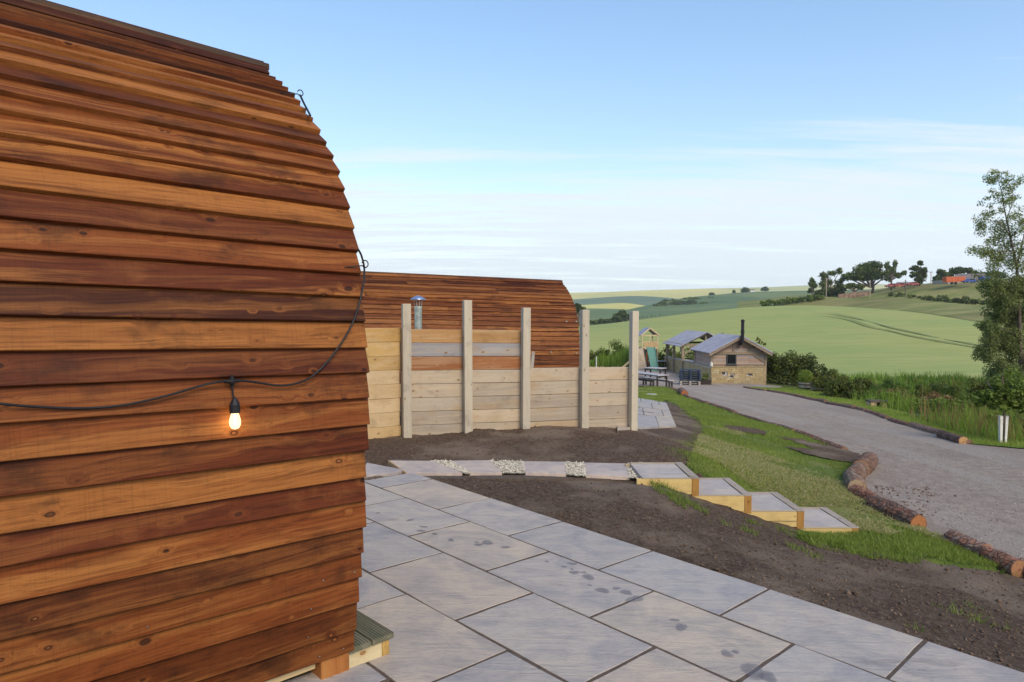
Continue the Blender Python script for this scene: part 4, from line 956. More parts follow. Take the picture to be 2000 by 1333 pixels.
fz = at(816.5, 596, 11.6); gx, gy = float(fz[0]), float(fz[1]); gz = hgt(gx, gy)
flu = thing('stove_flue', 'galvanised stove flue with blue grey conical cap behind the fence', 'flue', (gx, gy, gz)); hF = float(fz[2]) - gz
MB().lathe([(.063, .5), (.063, hF - .62), (.066, hF - .62), (.066, hF - .58), (.063, hF - .58), (.063, hF - .12), (.066, hF - .12), (.066, hF - .02), (.056, hF - .02)], (0, 0, 0), 20).build('pipe', M['galv'], flu, smooth=False)
MB().lathe([(.135, hF + .085), (.137, hF + .09), (.07, hF + .135), (.012, hF + .158), (.002, hF + .16)], (0, 0, 0), 20).build('cap', M['steel_cap'], flu, smooth=True)
for k in range(4):
    a = k * PI / 2 + .5; MB().beam((.058 * math.cos(a), .058 * math.sin(a), hF - .04), (.075 * math.cos(a), .075 * math.sin(a), hF + .10), .012, .004).build('cap_strut', M['galv'], flu)
MB().lathe([(.28, 0), (.30, .05), (.30, .5), (.2, .56), (.07, .58)], (0, 0, 0), 20).build('stove', M['black_metal'], flu)

# ------------------------------------------------------------------ paved corner beyond the fence
pc = GXY([(1205, 845), (1321, 838), (1302, 790), (1215, 774)]); 
def gq(x, y, dz): return np.array([x, y, hgt(x, y) + dz])
mb = MB(); mb.add([gq(x, y, .02) for x, y in pc] + [gq(x, y, -.15) for x, y in pc], [(0, 1, 2, 3), (7, 6, 5, 4), (0, 4, 5, 1), (1, 5, 6, 2), (2, 6, 7, 3), (3, 7, 4, 0)])
pav2 = mb.build('paved_corner', M['mortar'], None); pav2['kind'] = 'structure'; p2o = tuple(pav2.location)
Q = [gq(x, y, .055) for x, y in pc]
for j in range(4):
    off = .17 if j % 2 else 0; cuts = [0, .28 + off, .66 + off, 1.0]
    for u0, u1 in zip(cuts[:-1], cuts[1:]):
        q = [bil(Q, u0 + .006, j / 4 + .006), bil(Q, u1 - .006, j / 4 + .006), bil(Q, u1 - .006, (j + 1) / 4 - .006), bil(Q, u0 + .006, (j + 1) / 4 - .006)]
        bevel_slab(slab_mesh(q, .05), 'slab', pav2, p2o, random.choice(SLAB_T))
# ------------------------------------------------------------------ stone and board materials that vary from piece to piece
def island_mat(name, cols, rough=.85, nsc=6., var=.25):
    m, t, b = mat(name); g = t.nodes.new('ShaderNodeNewGeometry'); v, oi = obj_coord(t)
    c = ramp_n(t, g.outputs['Random Per Island'], [(i / (len(cols) - 1), c_) for i, c_ in enumerate(cols)])
    c = mixc(t, math_n(t, 'MULTIPLY', maprange(t, noise(t, v, nsc, 4.), .35, .7), var), c, mixc(t, .5, c, (.05, .04, .03)))
    t.links.new(c, b.inputs['Base Color']); b.inputs['Roughness'].default_value = rough; return m
M['rubble'] = island_mat('honey sandstone rubble', [(.34, .25, .12), (.44, .34, .18), (.40, .29, .14), (.48, .39, .23), (.37, .28, .16)])
M['wboard'] = island_mat('rough weatherboards', [(.17, .115, .09), (.40, .27, .19), (.27, .25, .25), (.44, .32, .24), (.31, .19, .145), (.36, .31, .27)], nsc=3.)
def stones(x0, x1, y0, y1, z0f, z1f, face='y', course=.145, back=.02, holes=()):
    """coursed stones on the outer face of a wall; the wall core is a box behind"""
    mb = MB(); rr = random.Random(int(abs(x0 * 7 + y0 * 3) * 10))
    lo, hi = (x0, x1) if face == 'y' else (y0, y1)
    z = 0; k = 0
    zmax = max(z1f(lo), z1f(hi))
    while z < zmax - .02:
        h = course * rr.uniform(.8, 1.2); u = lo - rr.uniform(0, .15)
        while u < hi:
            wd = rr.uniform(.16, .42); a, b = max(u, lo), min(u + wd, hi); u += wd
            if b - a < .05: continue
            m_ = (a + b) / 2; zb, zt = z0f(m_) + z, min(z0f(m_) + z + h, z1f(m_))
            if zt - zb < .03: continue
            if any(hx0 < m_ < hx1 and hz0 < (zb + zt) / 2 < hz1 for hx0, hx1, hz0, hz1 in holes): continue
            o = rr.uniform(.0, .025)
            if face == 'y': mb.box(a + .006, b - .006, y0 - o, y0 + .06, zb + .006, zt - .006)
            else: mb.box(x0 - o, x0 + .06, a + .006, b - .006, zb + .006, zt - .006)
        z += h; k += 1
    return mb
# ------------------------------------------------------------------ the hut
hx, hy, hz = 13.12, 45.2, -2.90
hut = thing('timber_hut', 'small boarded hut on a honey stone base with a tall black flue', 'hut', (hx, hy, hz))
W_, D_, PLH = 3.66, 4.2, 1.17
MB().box(.02, W_ - .08, .05, D_, -.2, PLH - .03).build('plinth', M['concrete'], hut)
stones(.0, W_ - .06, 0, 0, lambda x: -.05, lambda x: PLH - .05, 'y', holes=[(.68, .95, .62, .84), (1.25, 1.5, .45, .64), (2.45, 2.75, .55, .76)]).build('stonework', M['rubble'], hut, kind='stuff')
stones(0, 0, .06, D_, lambda y: -.05, lambda y: PLH - .05, 'x').build('stonework', M['rubble'], hut, kind='stuff')
MB().box(-.04, W_ - .05, -.05, .16, PLH - .045, PLH).build('coping', M['rubble'], hut)
for a, b, c, d in ((.72, .92, .66, .80), (1.28, 1.47, .49, .60), (2.48, 2.72, .60, .71)): MB().box(a, b, .02, .045, c, d).build('vent', M['dark_wood'], hut)
zE = 2.12; RX = 1.83; zR = 3.12
for x in (.06, W_ - .06): MB().box(x - .07, x + .07, .05, .19, (PLH if x < 1 else 0), zE).build('corner_post', M['oak_z'], hut, color=(.25, .19, .135, .5))
for x in (.06, W_ - .06): MB().box(x - .07, x + .07, D_ - .15, D_ - .01, PLH, zE).build('corner_post', M['oak_z'], hut, color=(.25, .19, .135, .5))
MB().box(-.06, W_ + .06, .03, .17, zE - .16, zE + .02).build('tie_beam', M['oak'], hut, color=(.27, .21, .15, .5))
MB().box(.14, W_ - .14, .06, .16, PLH, PLH + .16).build('sill_beam', M['oak'], hut, color=(.24, .18, .13, .5))
mb = MB(); bh = .118
win = (1.02, 1.66, 1.30, 2.0)
z = PLH + .162
while z < zE - .17:
    z2 = min(z + bh, zE - .165)
    segs_ = [(.14, win[0] - .02), (win[1] + .02, 2.5), (2.505, W_ - .14)] if win[2] - .06 < (z + z2) / 2 < win[3] + .02 else [(.14, 1.9), (1.905, W_ - .14)]
    for a, b in segs_: mb.hexa([(a, .075, z), (b, .075, z), (b, .13, z), (a, .13, z), (a, .105, z2 + .01), (b, .105, z2 + .01), (b, .13, z2 + .01), (a, .13, z2 + .01)])
    z = z2
z = zE + .02
while z < zR - .2:
    z2 = z + bh; k = (zR - .10 - (z + z2) / 2) / (zR - zE) * RX
    for a, b in ((RX - k, 1.40), (1.52, 2.42), (2.54, RX + k)):
        if b - a > .12: mb.hexa([(a, .075, z), (b, .075, z), (b, .13, z), (a, .13, z), (a, .105, z2 + .01), (b, .105, z2 + .01), (b, .13, z2 + .01), (a, .13, z2 + .01)])
    z = z2
mb.build('front_boards', M['wboard'], hut, kind='stuff')
mb = MB(); z = PLH + .01
while z < zE - .05:
    for a, b in ((.19, 2.2), (2.205, D_ - .15)): mb.hexa([(.02, a, z), (.02, b, z), (.08, b, z), (.08, a, z), (.05, a, z + bh + .01), (.05, b, z + bh + .01), (.08, b, z + bh + .01), (.08, a, z + bh + .01)])
    z += bh
mb.build('side_boards', M['wboard'], hut, kind='stuff')
MB().box(.13, W_ - .12, .14, D_ - .05, PLH, zE + .1).build('inner_wall', M['dark_wood'], hut)
MB().box(W_ - .11, W_ - .05, .2, D_ - .15, PLH, zE).build('side_wall', M['wboard'], hut)
for x in (1.46, 2.48): MB().box(x - .055, x + .055, .045, .15, zE + .02, zR - .30 + .0).build('gable_stud', M['oak_z'], hut, color=(.25, .19, .14, .5))
MB().beam((W_ - .15, .06, PLH + .32), (W_ - .85, .06, zE - .18), .10, .05, (0, 1, 0)).build('brace', M['oak'], hut, color=(.27, .2, .14, .5))
wf = MB()
for a, b, c, d in ((win[0], win[1], win[2], win[2] + .07), (win[0], win[1], win[3] - .06, win[3]), (win[0], win[0] + .06, win[2] + .07, win[3] - .06), (win[1] - .06, win[1], win[2] + .07, win[3] - .06)): wf.box(a, b, .03, .12, c, d)
wfo = wf.build('window', M['window_frame'], hut)
MB().box(win[0] + .06, win[1] - .06, .08, .10, win[2] + .07, win[3] - .06).build('pane', M['glass_dark'], wfo, off=tuple(wfo.location))
MB().box(win[0] - .05, win[1] + .05, -.01, .12, win[2] - .06, win[2] - .002).build('sill', M['window_frame'], wfo, off=tuple(wfo.location))
def roof_slope(x_e, z_e, x_r, z_r, y0, y1, th=.05, seams=9, parent=None, name='roof'):
    mb = MB(); d = np.array([x_r - x_e, z_r - z_e]); n_ = np.array([-d[1], d[0]]) / np.linalg.norm(d); n_ = n_ if n_[1] > 0 else -n_
    def p(u, y, h): q = np.array([x_e, z_e]) + d * u + n_ * h; return (q[0], y, q[1])
    b_ = [p(0, y0, 0), p(1, y0, 0), p(1, y1, 0), p(0, y1, 0), p(0, y0, th), p(1, y0, th), p(1, y1, th), p(0, y1, th)]
    mb.hexa(b_ if x_e < x_r else [b_[1], b_[0], b_[3], b_[2], b_[5], b_[4], b_[7], b_[6]])
    for k in range(seams + 1):
        y = y0 + .02 + (y1 - y0 - .04) * k / seams
        c = [p(.003, y - .02, th), p(.997, y - .02, th), p(.997, y + .02, th), p(.003, y + .02, th), p(.003, y - .008, th + .03), p(.997, y - .008, th + .03), p(.997, y + .008, th + .03), p(.003, y + .008, th + .03)]
        mb.hexa(c if x_e < x_r else [c[1], c[0], c[3], c[2], c[5], c[4], c[7], c[6]])
    return mb.build(name, M['roof'], parent)
sl_ = (zR - zE) / RX; oh = .24
roof_slope(-oh, zE - oh * sl_ + .06, RX, zR + .06, -.40, D_ + .25, parent=hut); roof_slope(W_ + oh, zE - oh * sl_ + .06, RX, zR + .06, -.40, D_ + .25, parent=hut)
for sx in (-1, 1):
    MB().beam((RX + sx * .02, -.36, zR - .03), (RX + sx * (RX + oh - .02), -.36, zE - oh * sl_ - .04), .05, .15, (0, 0, 1)).build('barge_board', M['oak'], hut, color=(.28, .21, .155, .5))
fh = MB().tube([(RX + .02, -.09, zR - .62), (RX + .02, -.09, zR - .45), (RX + .02, -.55, zR - .28), (RX + .02, -.55, zR + .1), (RX + .02, -.55, zR + 1.02)], [.10, .105, .11, .105, .105], 12)
fh.tube([(RX + .02, -.55, zR + 1.02), (RX + .02, -.55, zR + 1.10), (RX + .02, -.55, zR + 1.16)], [.13, .13, .06], 12); fh.tube([(RX + .02, -.55, zR + .25), (RX + .02, -.55, zR + .45)], .122, 12)
fh.build('flue', M['black_metal'], hut)
# white things lined up on the wall coping beside the hut
# ------------------------------------------------------------------ low stone wall running back from the hut
gw = lambda y: hgt(hx, y)
wl = thing('stone_wall', 'long low honey stone wall with pale coping running back from the hut', 'wall', (hx, 45.3, hz))
ys = np.linspace(49.5, 59.2, 8)
for o_y, nm in ((0, 'a'),):
    y0, y1 = 49.46, 59.2; mb = MB()
    mb.hexa([(.06, y0 - 45.3, -.3), (.42, y0 - 45.3, -.3), (.42, y1 - 45.3, -.35), (.06, y1 - 45.3, -.35), (.06, y0 - 45.3, 1.12), (.42, y0 - 45.3, 1.12), (.42, y1 - 45.3, .92), (.06, y1 - 45.3, .92)]).build('core', M['concrete'], wl)
    stones(0, 0, y0 - 45.3, y1 - 45.3, lambda y: -.12, lambda y: 1.12 - .2 * (y - (y0 - 45.3)) / (y1 - y0), 'x').build('stonework', M['rubble'], wl, kind='stuff')
    stones(.02, .44, y1 - 45.3, 0, lambda x: -.2, lambda x: .92, 'y').build('stonework', M['rubble'], wl, kind='stuff')
    yy = y0
    while yy < y1 - .05:
        y2 = min(yy + random.uniform(.5, .8), y1 + .04); za = 1.12 - .2 * (yy - y0) / (y1 - y0); zb = 1.12 - .2 * (y2 - y0) / (y1 - y0)
        MB().hexa([(-.06, yy - 45.3 + .01, za), (.48, yy - 45.3 + .01, za), (.48, y2 - 45.3, zb), (-.06, y2 - 45.3, zb), (-.06, yy - 45.3 + .01, za + .07), (.48, yy - 45.3 + .01, za + .07), (.48, y2 - 45.3, zb + .07), (-.06, y2 - 45.3, zb + .07)]).build('coping_stone', M['concrete'], wl)
        yy = y2
for k, (px, py, Y, lab) in enumerate(((1366.5, 708, 49.6, 'small white lantern on the stone wall, the one away from the hut'), (1389.5, 713, 46, 'small white lantern on the coping at the hut corner'))):
    p = at(px, py, Y); hy0 = p[2] - .16
    ln = thing('lantern', lab, 'lantern', (float(p[0]) + (.1 if k == 0 else -.03), float(p[1]), hy0 if k == 0 else hy0), 0, 'white lanterns on the stone wall')
    if k == 0: ln.location.z = hz + 1.19
    else: ln.location = (hx + .01, hy - .015, hz + PLH + .0)
    MB().lathe([(.08, 0), (.10, .05), (.10, .20), (.06, .26), (.03, .27)], (0, 0, 0), 12).build('body', M['white_paint'], ln); MB().lathe([(.085, .268), (.02, .32), (.01, .33)], (0, 0, 0), 12).build('cap', M['white_paint'], ln)
# ------------------------------------------------------------------ open sided shelter
sh = thing('open_shelter', 'open sided timber shelter with a blue grey pitched roof behind the stone wall', 'shelter', (13.05, 52.5, -3.0))
SW, SD = 3.5, 5.3; sE = 2.28; sR = 3.2
for x in (.0, SW):
    for y in (.0, SD / 2 + .2, SD):
        if x > 0 and y > 3: pass
        MB().box(x - .09, x + .09, y - .09, y + .09, -.3, sE).build('post', M['oak_z'], sh, color=(.33, .26, .18, .5))
for x in (0, SW): MB().box(x - .08, x + .08, -.25, SD + .3, sE, sE + .17).build('wall_plate', M['oak'], sh, color=(.30, .235, .165, .5))
for y in (0, SD):
    MB().box(-.1, SW + .1, y - .07, y + .07, sE - .02, sE + .15).build('tie_beam', M['oak'], sh, color=(.33, .26, .18, .5))
    MB().box(SW / 2 - .07, SW / 2 + .07, y - .06, y + .06, sE + .15, sR - .04).build('king_post', M['oak_z'], sh, color=(.33, .26, .18, .5))
    for x0, x1 in ((.02, .75), (SW - .02, SW - .75)): MB().beam((x0, y, sE - .85), (x1, y, sE), .10, .08, (0, 1, 0)).build('brace', M['oak'], sh, color=(.31, .24, .17, .5))
    for sx in (-1, 1): MB().beam((SW / 2, y, sR), (SW / 2 + sx * (SW / 2 + .22), y, sE + .02), .10, .12, (0, 0, 1)).build('rafter', M['oak'], sh, color=(.31, .24, .17, .5))
for y in (.1, SD - .1):
    for dy in ((.75,) if y < 1 else (-.75,)): MB().beam((0, y, sE - .85), (0, y + dy, sE), .08, .08, (1, 0, 0)).build('brace', M['oak'], sh, color=(.31, .24, .17, .5))
ss = (sR - sE) / (SW / 2)
roof_slope(-.30, sE + .12 - .3 * ss, SW / 2, sR + .12, -.35, SD + .35, parent=sh); roof_slope(SW + .30, sE + .12 - .3 * ss, SW / 2, sR + .12, -.35, SD + .35, parent=sh)
MB().box(.3, SW - .1, SD - .2, SD - .1, .35, .95).build('back_rail_panel', M['wboard'], sh)
# ------------------------------------------------------------------ foliage builders
def leaf_cloud(clumps, n, size, seed=0, flat=.35, base_tint=.45, pw=.7):
    r = np.random.default_rng(seed); C_ = np.array([c[:3] for c in clumps], float); R_ = np.array([c[3:6] for c in clumps], float)
    vol = R_.prod(1) ** pw; k = r.choice(len(C_), n, p=vol / vol.sum())
    d = r.normal(size=(n, 3)); d /= np.linalg.norm(d, axis=1)[:, None]; rad = r.random(n) ** .45
    P = C_[k] + d * rad[:, None] * R_[k]
    nrm = d * .8 + r.normal(size=(n, 3)) * .7 + np.array([0, 0, flat]); nrm /= np.linalg.norm(nrm, axis=1)[:, None]
    a = np.cross(nrm, r.normal(size=(n, 3))); a /= np.linalg.norm(a, axis=1)[:, None]; b = np.cross(nrm, a)
    s = size * r.uniform(.55, 1.25, n)[:, None]
    V = np.stack([P - a * s, P + b * s * .55, P + a * s, P - b * s * .55], 1).reshape(-1, 3)
    ck = r.uniform(-.22, .22, len(C_))
    tint = np.clip(base_tint + ck[k] + r.normal(size=n) * .17, 0, 1)
    return V, np.arange(4 * n).reshape(n, 4), tint
def subclumps(ells, per, frac=.38, seed=0, shell=.75):
    r = np.random.default_rng(seed); out = []
    for (x, y, z, rx, ry, rz) in ells:
        for _ in range(per):
            d = r.normal(size=3); d /= np.linalg.norm(d); q = shell * r.random() ** .33; f = frac * r.uniform(.55, 1.25)
            out.append((x + d[0] * rx * q, y + d[1] * ry * q, z + d[2] * rz * q, rx * f, ry * f, rz * f))
    return out
def bush(name, label, cat, loc, ells, n, size, matl, group=None, seed=0, per=16, frac=.36, stems=True, tint=.45):
    """ells in local coordinates"""
    t = thing(name, label, cat, tuple(map(float, loc)), 0, group)
    low = [(e[0], e[1], e[5] * .30, e[3] * .9, e[4] * .9, e[5] * .34) for e in ells if e[2] - e[5] < .6]
    V, f, ti = leaf_cloud(subclumps(ells, per, frac, seed) + low, n, size, seed, base_tint=tint); V[:, 2] = np.abs(V[:, 2])
    link('foliage', np_mesh(name, V, f, ti), matl, t)
    if stems:
        mb = MB(); rr = random.Random(seed)
        for e in ells[:4]:
            for _ in range(3): mb.tube([(rr.uniform(-.1, .1) + e[0] * .3, rr.uniform(-.1, .1) + e[1] * .3, -.1), (e[0] * .7, e[1] * .7, e[2] * .5), (e[0] + rr.uniform(-.3, .3) * e[3], e[1], e[2])], [.03, .02, .01], 5)
        mb.build('stem', M['trunk'], t)
    return t
def tree(name, label, cat, loc, trunk, limbs, ells, n, size, matl, group=None, seed=0, per=22, frac=.30, tint=.45, extra=None, pw=.7):
    t = thing(name, label, cat, tuple(map(float, loc)), 0, group); mb = MB()
    for pts_, rad in [trunk] + limbs: mb.tube(pts_, rad, 7, noise=.08)
    mb.build('trunk', M['trunk'], t, smooth=True)
    cl_ = subclumps(ells, per, frac, seed) + (extra or [])
    V, f, ti = leaf_cloud(cl_, n, size, seed, base_tint=tint, pw=pw)
    link('crown', np_mesh(name, V, f, ti), matl, t)
    return t
def gb(px, py): return G(px, py)
def field_z(x, y):
    q = fieldG.reshape(-1, 3); d = (q[:, 0] - x) ** 2 + (q[:, 1] - y) ** 2; k = np.argsort(d)[:4]; w_ = 1 / (d[k] + .01); return float((q[k, 2] * w_).sum() / w_.sum())
def surf(x, y): return max(hgt(x, y), field_z(x, y)) if y > 58 else hgt(x, y)

# hedge and bushes round the hut and the yard
def bush_at(name, label, cat, px, py, Y, ells, *a, **k):
    p = at(px, py, Y); p[2] = surf(p[0], p[1]) - .05; return bush(name, label, cat, p, ells, *a, **k)
bush_at('hedge', 'tall dark tangled hedge to the right of the hut', 'hedge', 1560, 740, 48.5, [(-1.5, .8, 1.5, 1.3, 1.2, 1.55), (-.4, .6, 1.35, 1.3, 1.2, 1.45), (.9, .3, 1.15, 1.3, 1.1, 1.35), (2.0, 0, .85, 1., 1, 1.0), (-2.2, 1.4, 1.4, 1.0, 1.2, 1.4)], 15000, .085, M['leaf_dark'], seed=3, tint=.42)
bush_at('hedge', 'dark hedge seen through the open shelter', 'hedge', 1362, 690, 62, [(-2.2, 0, 1.2, 1.6, 1, 1.3), (0, 0, 1.3, 1.7, 1, 1.4), (2.2, 0, 1.1, 1.6, 1, 1.3), (4.2, 0, 1.0, 1.6, 1, 1.2), (6.5, -1.0, 1.1, 1.6, 1, 1.3)], 9000, .10, M['leaf_dark'], seed=4, tint=.40)
bush_at('bush', 'dark bush between the play tower and the shelter', 'bush', 1291, 702, 63, [(0, 0, 1.3, 1.0, 1, 1.4), (.6, 0, .8, 1.0, 1, 1.0), (-.5, 0.3, 1.0, .8, .9, 1.1)], 3500, .095, M['leaf_dark'], seed=5, tint=.5)
bush_at('bush', 'dark green bush beside the second fence post, behind the reeds', 'bush', 1210, 690, 66, [(-.4, 0, 1.7, 1.3, 1, 1.3), (.6, 0, 1.4, 1.3, 1, 1.4), (-1.4, .2, 1.2, 1.0, 1, 1.1), (1.5, .4, 1.1, 1.1, 1, 1.2)], 5000, .10, M['leaf_mid'], seed=6, tint=.32)
bush_at('hedge', 'yellow green hedge bank above the reeds', 'hedge', 1160, 688, 68, [(-2.2, 0, 1.1, 1.4, 1, 1.1), (-.4, 0, 1.25, 1.4, 1, 1.2), (1.0, 0, 1.1, 1.2, 1, 1.1)], 5200, .10, M['leaf_yellow'], seed=7, tint=.30)
bush_at('bush', 'rounded dark bush right of the barrel planters', 'bush', 1650, 783, 35.0, [(-.5, .2, .5, .80, .7, .66), (.3, 0, .48, .75, .7, .55), (.85, -.5, .25, .5, .6, .38), (0, .5, .75, .6, .6, .5)], 8000, .055, M['leaf_dark'], seed=8, tint=.45)
bush_at('bush', 'loose yellow green bush behind the dark rounded bush', 'bush', 1665, 752, 41, [(-.6, 0, .7, .9, .8, .8), (.6, 0, .6, .9, .8, .7), (-1.6, .3, .7, .8, .8, .7)], 3200, .075, M['leaf_yellow'], seed=9, tint=.16)
for k, (px, py, Y, hh, lab) in enumerate(((1480, 690, 55, 2.6, 'thin yellow green sapling rising behind the hut roof'), (1412, 690, 64, 3.0, 'thin dark sapling tip showing between the two roofs'), (1490, 690, 56, 2.2, 'small sapling at the right end of the hut roof'))):
    p = at(px, py, Y); zt = at(px, (656, 645, 664)[k], Y)[2]; p[2] = surf(p[0], p[1]); h_ = zt - p[2]
    tree('sapling', lab, 'sapling', p, ([(0, 0, -.1), (.05, 0, h_ * .5), (0, 0, h_)], [.03, .02, .008]), [], [(0, 0, h_ * .88, .28, .28, .35), (.15, 0, h_ * .7, .35, .3, .4), (-.2, 0, h_ * .55, .35, .3, .4)], 260, .085, M['leaf_yellow' if k != 1 else 'leaf_dark'], seed=30 + k, per=7)
# ------------------------------------------------------------------ play tower
p0 = at(1264, 707, 60.0); pg = hgt(p0[0], p0[1])
pt_ = thing('play_tower', 'wooden play tower with a little pitched roof and a climbing ramp', 'play tower', (float(p0[0]), 60., pg), math.radians(8))
TW = .70; zc = at(1264, 680, 60)[2] - pg; ze_ = at(1264, 654, 60)[2] - pg; zr_ = at(1264, 641, 60)[2] - pg
WC = (.55, .44, .27, .4)
for x in (-TW, TW):
    for y in (-.65, .65): MB().box(x - .045, x + .045, y - .045, y + .045, -.1, ze_).build('post', M['softwood_post'], pt_, color=WC)
MB().box(-TW - .05, TW + .05, -.7, .7, zc - .08, zc).build('platform', M['softwood'], pt_, color=WC)
for z0, z1 in ((zc + .02, zc + .10), (zc + .52, zc + .60), (ze_ - .10, ze_)):
    MB().box(-TW + .046, TW - .046, -.69, -.65, z0, z1).build('rail', M['softwood'], pt_, color=WC)
    MB().box(-TW - .045, -TW - .01, -.6, .6, z0, z1).build('rail', M['softwood'], pt_, color=WC); MB().box(TW + .01, TW + .045, -.6, .6, z0, z1).build('rail', M['softwood'], pt_, color=WC)
for k in range(6):
    x = -TW + .16 + k * .21; MB().box(x, x + .17, -.68, -.655, zc + .10, zc + .52).build('infill_board', M['softwood'], pt_, color=(.50, .33, .17, .4))
MB().box(-.03, .03, -.69, -.65, zc + .6, ze_ - .1).build('mullion', M['softwood_post'], pt_, color=WC)
for sx in (-1, 1):
    MB().beam((0, -.74, zr_), (sx * (TW + .14), -.74, ze_ - .06), .04, .10).build('barge_board', M['softwood'], pt_, color=WC)
    MB().hexa([(sx * (TW + .16), -.72, ze_ - .09), (0, -.72, zr_), (0, .75, zr_), (sx * (TW + .16), .75, ze_ - .09), (sx * (TW + .16), -.72, ze_ - .05), (0, -.72, zr_ + .04), (0, .75, zr_ + .04), (sx * (TW + .16), .75, ze_ - .05)][::1]).build('roof', M['roof'], pt_)
mb = MB()                                             # ramp of boards on the left and the darker store front below
MB().hexa([(-TW - .55, -1.0, -.1), (-TW + .30, -1.35, -.1), (-TW + .30, -1.31, -.1), (-TW - .55, -.96, -.1), (-TW - .4, -.72, zc), (-TW + .1, -.72, zc), (-TW + .1, -.69, zc), (-TW - .4, -.69, zc)]).build('climbing_ramp', M['softwood'], pt_, color=(.42, .36, .28, .4))
for sx in (-.55, .30): MB().beam((-TW + sx, -1.0 if sx < 0 else -1.36, -.1), (-TW + (sx * .75 if sx < 0 else .13), -.74, zc + .03), .07, .05, (0, 1, 0)).build('ramp_edge', M['dark_wood' if sx > 0 else 'softwood'], pt_, color=WC)
for k in range(5):
    x = -.30 + k * .19; MB().box(x, x + .182, -.64, -.61, 0, zc - .35).build('store_board', M['cedar_far'], pt_, color=(.27, .095, .035, .4))
MB().box(-.35, TW - .05, -.5, .6, 0, zc - .1).build('store', M['dark_wood'], pt_)
# the white handrail of the slide on the far side
sa = at(1215, 699, 60.5); sb_ = at(1227, 687, 60.2)
rl = thing('slide_rail', 'pale sloping timber beam reaching the ground left of the play tower', 'slide', tuple(map(float, sa))); rl.location.z = hgt(sa[0], sa[1])
MB().beam((0, 0, 0), tuple(sb_ - sa + np.array([.35, .1, .22])), .09, .12).build('beam', M['softwood'], rl, color=WC)
MB().beam((.06, .5, 0), tuple(sb_ - sa + np.array([.41, .6, .22])), .09, .12).build('beam', M['softwood'], rl, color=WC)
MB().hexa([(0, .05, -.04), (.1, .05, -.04), (.1, .5, -.04), (0, .5, -.04)] + [tuple(sb_ - sa + np.array(q)) for q in ((.25, .15, .12), (.35, .15, .12), (.35, .6, .12), (.25, .6, .12))]).build('chute', M['softwood'], rl, color=WC)
# teal sheet leaning
ta = at(1274, 704, 56.0); tg = hgt(ta[0], ta[1]); zt_ = at(1272, 679, 56.)[2] - tg
tl_ = thing('slide', 'teal green plastic slide leaning in front of the play tower', 'slide', (float(ta[0]), 56., tg))
MB().hexa([(-.14, -.45, .0), (.42, -.45, .0), (.42, -.40, .0), (-.14, -.40, .0), (-.42, .25, zt_), (.22, .25, zt_), (.22, .3, zt_), (-.42, .3, zt_)]).build('chute', M['teal'], tl_)
for a, b in ((-.16, -.44), (.42, .22)): MB().hexa([(a, -.52, .0), (a + .04, -.52, .0), (a + .04, -.40, .0), (a, -.40, .0), (b, .18, zt_ + .03), (b + .04, .18, zt_ + .03), (b + .04, .32, zt_ + .03), (b, .32, zt_ + .03)]).build('side_rail', M['teal'], tl_)
for x in (-.3, .15): MB().box(x - .03, x + .03, .3, .36, -.1, zt_ - .1).build('leg', M['black_metal'], tl_)
# ------------------------------------------------------------------ tables and benches in the yard
def bench_part(mb_top, legs, ln, wd, h, legw=.07): pass
def long_table(name, label, cat, px, py, Y, ln, wd, h, rz, top=True, group=None, tmat='table_top'):
    p = at(px, py, Y); t = thing(name, label, cat, (float(p[0]), float(Y), hgt(p[0], Y)), rz, group); nbd = max(2, int(wd / .15))
    for k in range(nbd):
        y = -wd / 2 + k * wd / nbd; MB().box(-ln / 2, ln / 2, y + .004, y + wd / nbd - .004, h - .045, h).build('top_board', M[tmat], t)
    for sx in (-1, 1):
        for sy in (-1, 1): MB().box(sx * (ln / 2 - .10) - .04, sx * (ln / 2 - .10) + .04, sy * (wd / 2 - .06) - .04, sy * (wd / 2 - .06) + .04, -.02, h - .046).build('leg', M['dark_wood'], t)
        MB().box(sx * (ln / 2 - .10) - .03, sx * (ln / 2 - .10) + .03, -wd / 2 + .10, wd / 2 - .10, h - .14, h - .047).build('cross_rail', M['dark_wood'], t)
    MB().box(-ln / 2 + .15, ln / 2 - .15, -.03, .03, h - .13, h - .047).build('apron', M['dark_wood'], t)
    return t
rzt = math.radians(-62)
long_table('picnic_table', 'long pale topped table on dark legs just right of the last fence post', 'table', 1264, 728, 41.2, 2.9, .8, .76, rzt)
long_table('bench', 'low dark bench along the near left side of the long pale table', 'bench', 1250, 737, 40.6, 2.4, .32, .45, rzt, tmat='dark_wood', group='benches at the long table')
long_table('bench', 'low dark bench on the far right side of the long pale table', 'bench', 1284, 733, 41.6, 2.6, .32, .45, rzt, group='benches at the long table')
long_table('side_table', 'square pale topped table with thin dark legs in front of the teal slide', 'table', 1280, 712, 49., 1.35, .95, .78, math.radians(-38))
long_table('coffee_table', 'low pale topped table left of the last fence post', 'table', 1194, 710, 50.5, 1.35, .75, .42, math.radians(-12))
long_table('work_table', 'grey table top behind the teal slide', 'table', 1284, 700, 57.5, 1.4, .7, .75, 0)
pb_ = at(1204, 706, 52.5); sb2 = thing('slatted_bench', 'dark slatted bench with a row of slanted slats behind the low table', 'bench', (float(pb_[0]), 52.5, hgt(pb_[0], 52.5)), math.radians(-6))
for k in range(9): MB().beam((-.62 + k * .145, 0, .08), (-.52 + k * .145, .12, .46), .09, .03, (0, 1, 0)).build('slat', M['dark_wood'], sb2)
for z in (.10, .44): MB().box(-.66, .74, .13, .17, z, z + .06).build('rail', M['dark_wood'], sb2)
for x in (-.6, .68): MB().box(x - .03, x + .03, .13, .19, 0, .5).build('leg', M['dark_wood'], sb2)
